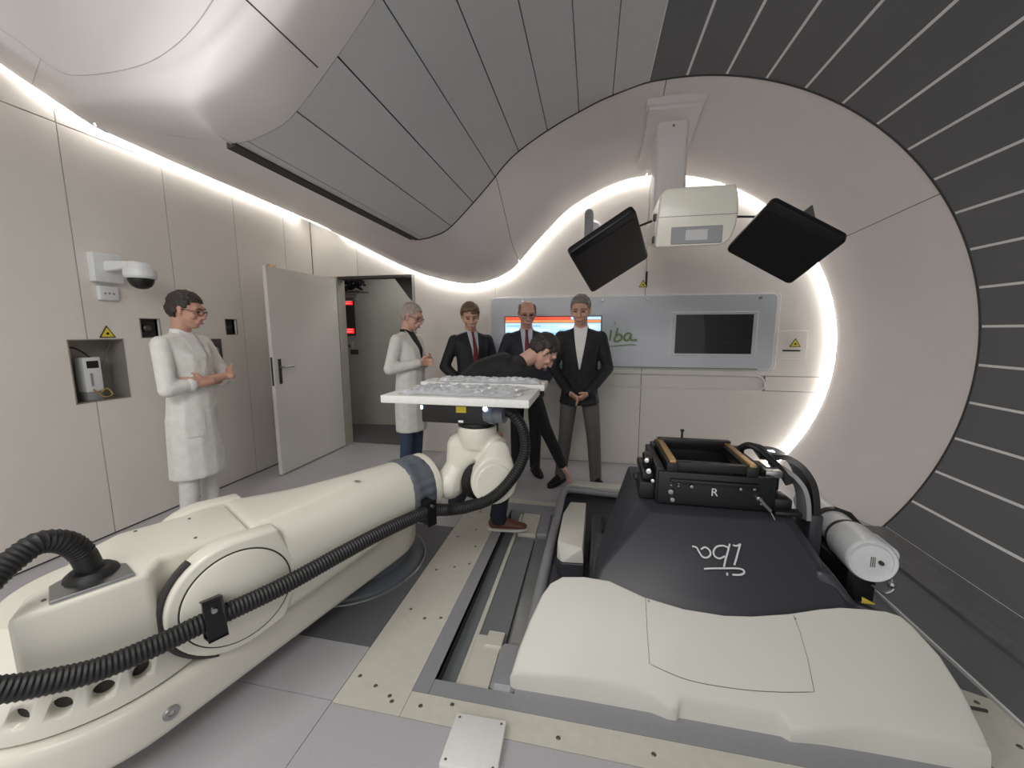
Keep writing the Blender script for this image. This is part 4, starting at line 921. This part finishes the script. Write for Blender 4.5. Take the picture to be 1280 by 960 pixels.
from mathutils import noise as nz_
def seg(P, R_):  # chain of tapered capsules
    return [[(P[i], R_[i]), (P[i+1], R_[i+1])] for i in range(len(P)-1)]
def hand_prims(w, d, pn, th, curl=.5, s=1.0):
    """w wrist, d pointing direction, pn palm normal, th thumb side direction"""
    w = Vector(w); d = Vector(d).normalized(); th = (Vector(th)-d*Vector(th).dot(d)).normalized(); pn = d.cross(th); pn = pn if pn.dot(Vector(PN_REF if pn is None else pn)) else pn
    pr = [[(w-d*.03, .025*s), (w+d*.02*s, (.024*s))], [(w+d*.02*s+th*.018*s, .017*s), (w+d*.02*s-th*.018*s, .016*s), (w+d*.085*s+th*.028*s, .014*s), (w+d*.08*s-th*.03*s, .013*s)]]
    for k, (o, l) in enumerate(((.031, .070), (.0105, .078), (-.0105, .072), (-.0305, .056))):
        a = w+d*.088*s+th*o*s; c1, c2 = curl*.9, curl*1.9
        b = a+(d*cos(c1)+pn*sin(c1))*l*.52*s; c = b+(d*cos(c2)+pn*sin(c2))*l*.48*s
        pr += seg([a, b, c], [.0092*s, .0085*s, .0072*s])
    a = w+d*.03*s+th*.026*s; b = a+(d*.6+th*.75+pn*.25).normalized()*.038*s; c = b+(d*.9+th*.25+pn*.35).normalized()*.032*s
    return pr + seg([a, b, c], [.0125*s, .0105*s, .0085*s])

def person(label, loc, th, H=1.75, o=None):
    o = o or {}
    k = H/1.75
    root = thing('person', label, 'person', loc, th, group='visitors and staff around the treatment room')
    def part(n, me, m, par=root):
        return add(n, me, m, par)
    HP = o.get('hip', Vector((0, 0, .95*k))); bend = o.get('bend', 0); lean = o.get('roll', 0)
    TR_ = Matrix.Rotation(lean, 3, 'Y') @ Matrix.Rotation(-bend, 3, 'X')
    def tp(v): return HP + TR_ @ (Vector(v)*k-Vector((0, 0, .95*k)))           # torso space -> local
    def te(c, r): return (tp(c), tuple(q*k for q in (r if hasattr(r, '__len__') else (r, r, r))), TR_)
    hy_, hpit, hrol = o.get('head', (0, 0, 0))
    HR = TR_ @ Matrix.Rotation(hy_, 3, 'Z') @ Matrix.Rotation(-hpit, 3, 'X') @ Matrix.Rotation(hrol, 3, 'Y')
    NK_ = tp((0, -.012, 1.497))
    HS = o.get('hs', 1.1)
    def hp(v): return NK_ + HR @ ((Vector(v)-Vector((0, -.015, 1.527)))*k*HS)
    def he(c, r): return (hp(c), tuple(q*k*HS for q in (r if hasattr(r, '__len__') else (r, r, r))), HR)
    fat = o.get('fat', 1.0); shw = o.get('shw', 1.0)
    # joints
    SH = o.get('shoulder', [tp((s*.175*shw, -.01, 1.375)) for s in (-1, 1)])
    EL = o['elbow']; WR = o['wrist']
    HI = [HP + Vector((s*.085*k, 0, -.05*k)) for s in (-1, 1)]
    KN = o.get('knee', [Vector((s*.095*k, .015, .49*k)) for s in (-1, 1)])
    AN = o.get('ankle', [Vector((s*.095*k, -.02, .085*k)) for s in (-1, 1)])
    FD = o.get('toe', [Vector((s*.25, 1, 0)).normalized() for s in (-1, 1)])
    # ---- body: one skin
    pr = [[he((0, -.008, 1.667), (.074, .094, .088))], [he((0, .0, 1.66), (.070, .085, .08)), he((0, .022, 1.60), (.060, .066, .05)), he((0, .055, 1.556), (.030, .030, .022))],
          [he((0, .088, 1.655), (.010, .01, .012)), he((0, .108, 1.616), (.0145, .012, .011))], [he((-.016, .092, 1.610), .010), he((.016, .092, 1.610), .010)],
          [he((-.045, .072, 1.671), .012), he((.045, .072, 1.671), .012), he((0, .084, 1.676), .012)], [he((-.02, .085, 1.585), .011), he((.02, .085, 1.585), .011), he((0, .090, 1.583), .012)],
          [he((-.043, .062, 1.618), .020)], [he((.043, .062, 1.618), .020)],
          [he((0, -.02, 1.60), (.052, .055, .05)), te((0, -.02, 1.44), (.062, .058, .03))]]
    for s in (-1, 1): pr.append([he((s*.076, -.004, 1.652), (.009, .016, .018)), he((s*.072, .002, 1.618), (.007, .011, .012))])
    pr += [[te((0, -.01, 1.40), (.15, .07, .05)), te((0, 0, 1.25), (.14, .095, .1))], [te((0, 0, 1.25), (.13, .09, .1)), te((0, 0, 1.02), (.13, .09, .1))]]
    for i in (0, 1):
        pr += seg([SH[i], EL[i], WR[i]], [.048*k, .038*k, .027*k]); pr += seg([HI[i], KN[i], AN[i]], [.07*k, .05*k, .038*k])
        pr += [[(HP, .09*k), (HI[i], .08*k)]]
        hd_ = o['hand'][i]; pr += hand_prims(WR[i], hd_[0], hd_[1], hd_[2], hd_[3], .98*k)
    part('body', blob_me('body', pr, .0065, 2, .5), o.get('skin', 'skin_a'))
    # ---- face
    for s in (-1, 1):
        e = blob_like([he((s*.031, .083, 1.648), (.0135, .006, .0048))]); part('eye', e, 'eye_dark')  # one dark ellipsoid for the eye, shadow around it painted in
        part('eyebrow', tube_me('eyebrow', [hp((s*.014, .093, 1.668)), hp((s*.03, .092, 1.673)), hp((s*.05, .076, 1.667))], .0038*k, 6), o.get('brow', o.get('hair_mat', 'hair_dark')))
    part('mouth', blob_like([he((0, .098, 1.577), (.023, .008, .0045))]), 'lip')
    # ---- hair
    st = o.get('hair', 'short')
    if st:
        gr = {'short': 1.0, 'long': 1.07, 'crop': .955, 'ring': .99}[st]
        pts = [[he((0, -.014, 1.678), (.084*gr, .104*gr, .094*gr))], [he((0, -.035, 1.64), (.080*gr, .082*gr, .07*gr))]]
        if st == 'long': pts.append([he((-.03, .062, 1.735), (.05, .035, .02)), he((.05, .04, 1.73), (.03, .04, .03))])
        hm_ = blob_me('hair', pts, .007, 2)
        bm = bmesh.new(); bm.from_mesh(hm_); inv = HR.inverted()
        def keep(v):
            q = (inv @ (v-NK_))/(k*HS) + Vector((0, -.015, 1.527)) + nz_.noise_vector(v*55)*.010; y, z = q.y, q.z
            if st == 'ring' and (z > 1.715 or y > .035): return False
            if y > .055: return z > 1.712 - (.02 if st == 'long' and q.x < 0 else 0)
            if y > .015: return z > 1.712-(.055-y)*1.6
            if y > -.03: return z > 1.648-(.015-y)*.6 and not (abs(q.x) > .07 and z < 1.66 and y > -.02)
            return z > 1.575 if st != 'long' else z > 1.555
        bmesh.ops.delete(bm, geom=[f for f in bm.faces if not keep(f.calc_center_median())], context='FACES')
        bmesh.ops.recalc_face_normals(bm, faces=bm.faces)
        for v in bm.verts: v.co += v.normal*(nz_.noise(Vector((v.co.x*70, v.co.y*70, v.co.z*45)))*.007)
        bmesh.ops.solidify(bm, geom=bm.faces[:], thickness=.006); bm.to_mesh(hm_); bm.free()
        part('hair', hm_, o.get('hair_mat', 'hair_dark'))
    if o.get('glasses'):
        gl_ = bpy.data.objects.new('glasses', None)
        pm = []
        bm = bmesh.new()
        for s in (-1, 1):
            ring = [hp((s*.032+.024*cos(t), .101-.010*abs(cos(t)) if s*cos(t) > 0 else .101, 1.645+.016*sin(t))) for t in [2*pi*q/18 for q in range(18)]]
            for m_ in (tube_me('g', ring, .0024*k, 6, True, True), tube_me('g', [hp((s*.056, .093, 1.65)), hp((s*.074, .05, 1.652)), hp((s*.079, .0, 1.65)), hp((s*.077, -.02, 1.635))], .0024*k, 6)): bm.from_mesh(m_); bpy.data.meshes.remove(m_)
        m_ = tube_me('g', [hp((-.01, .105, 1.65)), hp((.01, .105, 1.65))], .0024*k, 6); bm.from_mesh(m_); bpy.data.meshes.remove(m_)
        bpy.data.objects.remove(gl_); part('glasses', bm_mesh('glasses', bm, 40), 'black_plastic')
    # ---- trousers and shoes
    pr = [[(HP+TR_ @ Vector((0, 0, .06*k)), (.15*k*fat, .11*k*fat, .06*k), TR_), (HP+Vector((0, -.005, -.05*k)), (.155*k, .12*k, .07*k))]]
    for i, s in ((0, -1), (1, 1)):
        pr += [[(HP+Vector((s*.07*k, 0, -.04*k)), (.085*k, .11*k, .08*k)), (HI[i]+(KN[i]-HI[i])*.25, (.082*k, .088*k, .06*k))], [(HI[i]+(KN[i]-HI[i])*.25, (.082*k, .088*k, .06*k)), (KN[i], .066*k)]]
        pr += [[(KN[i], .066*k), (AN[i]+(KN[i]-AN[i]).normalized()*.03, (.058*k, .062*k, .03*k))], [(AN[i]+Vector((0, 0, .03)), (.057*k, .062*k, .02*k)), (AN[i]+Vector((0, .012, -.028)), (.058*k, .066*k, .018*k))]]
    part('trousers', blob_me('trousers', pr, .012, 3), o.get('trousers', 'trouser_grey'))
    for i in (0, 1):
        d = FD[i]; r = Vector((d.y, -d.x, 0)); a = Vector((AN[i].x, AN[i].y, AN[i].z-.085*k))
        sh_ = blob_me('shoe', [[(a-d*.035+Vector((0, 0, .05)), (.036, .036, .042)), (a+d*.05+Vector((0, 0, .055)), (.034, .034, .038)), (a+d*.12+Vector((0, 0, .036)), (.043, .043, .026)), (a+d*.185+Vector((0, 0, .030)), (.034, .034, .020))]], .008, 2)
        so = part('shoe', sh_, o.get('shoe', 'shoe_black'))
        part('sole', hull_me('sole', [tuple(a+d*(u*.01)+r*(v*.01)+Vector((0, 0, z))) for u, v in ((-7.5, 2), (-7.5, -2), (-5, 3.8), (-5, -3.8), (5, -3.6), (5, 3.6), (12, 4.8), (12, -4.8), (19, 3.5), (19, -3.5), (22, 1), (22, -1)) for z in (.0, .018)], .003, 1), o.get('sole', 'shoe_black'), so)
    # ---- upper garment
    hem = o.get('hem', .78)*k; top = o.get('top', 'suit_black'); fl_ = o.get('flare', 1.0)
    pr = [[te((-.15*shw, -.012, 1.385), (.055, .062, .045)), te((.15*shw, -.012, 1.385), (.055, .062, .045)), te((0, -.02, 1.445), (.075, .062, .03)), te((0, .012*fat, 1.27), (.172*shw, .122*fat, .09))],
          [te((0, .012*fat, 1.27), (.172*shw, .122*fat, .09)), te((0, .018*fat, 1.06), (.158*shw*fat, .120*fat, .07))]]
    if bend == 0:
        pr += [[te((0, .018*fat, 1.06), (.158*shw*fat, .120*fat, .07)), (Vector((0, .005, max(hem, .80*k))), (.176*k*fat, .135*k*fat, .015))]]
        if hem < .78*k: pr += [[(Vector((0, .005, .84*k)), (.176*k*fat, .135*k*fat, .03)), (Vector((0, .005, hem+.008)), (.19*k*fl_, .15*k*fl_, .008))]]
    else: pr += [[te((0, -.07, 1.30), (.15, .09, .10)), te((0, -.085, 1.15), (.14, .09, .12)), te((0, -.02, 1.0), (.15, .11, .1))], [te((0, .01, 1.06), (.155, .115, .07)), te((0, .0, .93), (.165, .125, .05))]]
    sl_ = o.get('sleeve', 1.0)
    for i in (0, 1):
        w_ = EL[i]+(WR[i]-EL[i])*sl_
        pr += [[(SH[i], .063*k), (EL[i], .054*k)], [(EL[i], .056*k), (w_, (.044*k))]]
    g_ = part('coat' if hem < .6 else ('sweater' if bend else 'jacket'), blob_me('garment', pr, .011, 3), top)
    tree = bvh_of(g_)
    if sl_ < .9:
        for i in (0, 1):
            d = (WR[i]-EL[i]).normalized(); w_ = EL[i]+(WR[i]-EL[i])*sl_
            part('rolled_cuff', tube_me('rolled_cuff', [w_+d*(.01*q-.03) + Vector((0, 0, 0)) for q in range(5)], lambda t: .047*k+.006*sin(pi*t), 20), top, g_)
    def patch(n, left, right, m, off=.003, ny=14, nx=6, par=g_, thick=.0):
        """left/right: polylines of (x,z), equal stations from top to bottom"""
        lp_ = catmull([(x*k, 0, z*k) for x, z in left], 14); rp_ = catmull([(x*k, 0, z*k) for x, z in right], 14); rows = []
        for a, b in zip(lp_, rp_):
            row = []
            for q in range(nx+1):
                p = a.lerp(b, q/nx); h = tree.ray_cast(Vector((p.x, .4, p.z)), Vector((0, -1, 0)))
                row.append((h[0]+h[1]*off) if h[0] is not None else Vector((p.x, rows[-1][q].y if rows else -.02, p.z)))
            rows.append(row)
        return part(n, grid_me(n, rows, thick=thick), m, par)
    if not bend:
        vb = o.get('vee', 1.13); vw = o.get('vw', .062)
        if o.get('shirt'):
            patch('shirt_front', [(-vw, 1.475), (-vw*.8, 1.36), (-.004, vb)], [(vw, 1.475), (vw*.8, 1.36), (.004, vb)], o['shirt'], .006)
        part('collar', lathe_collar(tp, k), o.get('shirt') or top)
        if o.get('tie'):
            patch('tie', [(-.017, 1.455), (-.011, 1.425), (-.02, 1.30), (-.026, vb+.03)], [(.017, 1.455), (.011, 1.425), (.02, 1.30), (.026, vb+.03)], o['tie'], .011, nx=3)
        for s in (-1, 1):
            patch('lapel', [(s*vw, 1.462), (s*vw*.85, 1.36), (s*.004, vb)], [(s*(vw+.028), 1.43), (s*(vw+.042), 1.345), (s*.012, vb-.01)], top, .011, nx=3)
        if hem < .6:
            patch('front_edge', [(-.004+.02, vb), (.016, .95), (.016, hem/k+.03)], [(.004+.02, vb), (.024, .95), (.024, hem/k+.03)], top, .006, nx=2)
            for z in (1.02, .88, .74): 
                h = tree.ray_cast(Vector((.0, .5, z*k)), Vector((0, -1, 0)))
                if h[0] is not None: part('button', lathe_me('button', [(0, .004), (.007, .003), (.008, 0)], 10, axis_frame(h[0], h[1])), 'label_white', g_)
            for s in (-1, 1): patch('pocket', [(s*.055, .90), (s*.055, .83), (s*.06, .72)], [(s*.15, .90), (s*.155, .83), (s*.155, .72)], top, .006, nx=5)
    return root, part, tp, hp, tree
def blob_like(e):
    bm = bmesh.new(); hull_into(bm, [q for x in e for q in ell_pts(*x[:2], rot=x[2])]); return bm_mesh('m', bm, 60)
def lathe_collar(tp, k):
    rows = []
    for z, r, dy in ((1.43, .082, -.01), (1.455, .072, -.012), (1.485, .064, -.016)):
        rows.append([tp(((r)*cos(t), dy+(r*.95)*sin(t), z - .028*max(0, sin(t))**3)) for t in [2*pi*q/28 for q in range(28)]])
    return grid_me('collar', rows, True, thick=.003)
V = Vector
# --- doctor by the left wall, arms crossed
person('standing man in white coat and glasses with arms crossed by the left wall', (-2.86, 2.30, 0), radians(-80), 1.735, dict(
    elbow=[V((-.255, .08, 1.08)), V((.25, .07, 1.07))], wrist=[V((.06, .185, 1.10)), V((-.12, .225, 1.13))],
    hand=[(V((.85, -.45, .05)), None, V((0, .1, 1)), .45), (V((-.6, -.72, .25)), None, V((0, .3, 1)), .3)],
    head=(radians(14), radians(14), 0), hem=.40, top='coat_white', trousers='trouser_white', shoe='sole_white', sole='sole_white', hair='short', hair_mat='hair_dark', glasses=True, shirt='shirt_white', vee=1.22, vw=.05, sleeve=.36, flare=1.08, fat=1.08, skin='skin_c'))
# --- doctor near the door
person('balding man in long white coat over black shirt and jeans near the door', (-1.78, 3.62, 0), radians(-98), 1.735, dict(
    elbow=[V((-.28, -.02, 1.10)), V((.275, -.03, 1.10))], wrist=[V((-.10, .175, 1.17)), V((.09, .17, 1.15))],
    hand=[(V((.75, .55, .05)), None, V((0, .2, 1)), .7), (V((-.75, .55, .05)), None, V((0, .2, 1)), .7)],
    head=(radians(4), radians(22), 0), hem=.46, top='coat_white', trousers='jeans', hair='crop', hair_mat='hair_white', brow='hair_white', glasses=True, shirt='shirt_black', vee=1.16, vw=.06, flare=1.0, fat=1.1, sleeve=.97, skin='skin_b'))
# --- man in black suit
person('fair-haired man in black suit with pale blue shirt and dark red tie', (-1.19, 3.82, 0), radians(-146), 1.73, dict(
    elbow=[V((-.27, -.04, 1.10)), V((.27, -.04, 1.10))], wrist=[V((-.12, .15, .92)), V((.12, .15, .92))],
    hand=[(V((.5, .45, -.5)), None, V((.3, .6, .3)), .5), (V((-.5, .45, -.5)), None, V((-.3, .6, .3)), .5)],
    head=(radians(-10), radians(18), radians(5)), top='suit_black', trousers='suit_black', hair='long', hair_mat='hair_brown', shirt='shirt_blue', tie='tie_red', vw=.055, vee=1.08, skin='skin_a'))
# --- man in navy suit
person('balding man in navy suit and red tie standing before the lit screen', (-.635, 3.86, 0), radians(-168), 1.755, dict(
    elbow=[V((-.28, -.05, 1.10)), V((.28, -.05, 1.10))], wrist=[V((-.13, .14, .90)), V((.13, .14, .90))],
    hand=[(V((.5, .4, -.5)), None, V((.3, .6, .3)), .5), (V((-.5, .4, -.5)), None, V((-.3, .6, .3)), .5)],
    head=(radians(4), radians(16), 0), top='suit_navy', trousers='suit_black', hair='ring', hair_mat='hair_grey', shirt='shirt_blue', tie='tie_red', vw=.06, vee=1.08, fat=1.08, skin='skin_c', glasses=True))
# --- man in blazer at right
person('grey-haired man in black blazer, open white shirt and grey trousers, hands clasped', (-.10, 3.66, 0), radians(180), 1.775, dict(
    elbow=[V((-.25, -.03, 1.12)), V((.25, -.03, 1.12))], wrist=[V((-.085, .19, .915)), V((.085, .19, .915))],
    hand=[(V((.62, .25, -.42)), None, V((.2, .8, .4)), .7), (V((-.62, .25, -.42)), None, V((-.2, .8, .4)), .7)],
    head=(radians(-6), radians(14), 0), top='jacket_black', trousers='trouser_grey', hair='short', hair_mat='hair_grey', shirt='shirt_white', vw=.06, vee=1.10, hem=.77, shw=1.0, skin='skin_a', sleeve=.96,
    knee=[V((-.14, .015, .49)), V((.12, .015, .49))], ankle=[V((-.17, -.02, .085)), V((.16, -.02, .085))], toe=[V((-.45, 1, 0)).normalized(), V((.5, 1, 0)).normalized()]))
# --- man bending over the nozzle tray
person('man in black sweater and dark jeans bending down with his hand on the nozzle tray', (-.87, 2.74, 0), radians(-68.3), 1.78, dict(
    hip=V((0, -.06, 1.0)), bend=radians(66), roll=radians(0), shoulder=[V((-.17, .50, 1.03)), V((.17, .40, 1.15))],
    elbow=[V((-.25, .64, .65)), V((.30, .10, 1.0))], wrist=[V((-.275, .81, .295)), V((.20, .14, .76))],
    hand=[(V((.0, .45, -.72)), None, V((.9, .3, 0)), .25), (V((-.1, .3, -.8)), None, V((-.6, .5, 0)), .4)],
    knee=[V((-.14, .10, .50)), V((.15, .24, .50))], ankle=[V((-.15, -.12, .088)), V((.16, .18, .088))], toe=[V((-.15, 1, 0)).normalized(), V((.25, 1, 0)).normalized()],
    head=(radians(0), radians(-14), 0), top='sweater_black', trousers='jeans_dark', shoe='shoe_brown', sole='sole_white', hair='short', hair_mat='hair_dark', skin='skin_b', sleeve=.94))
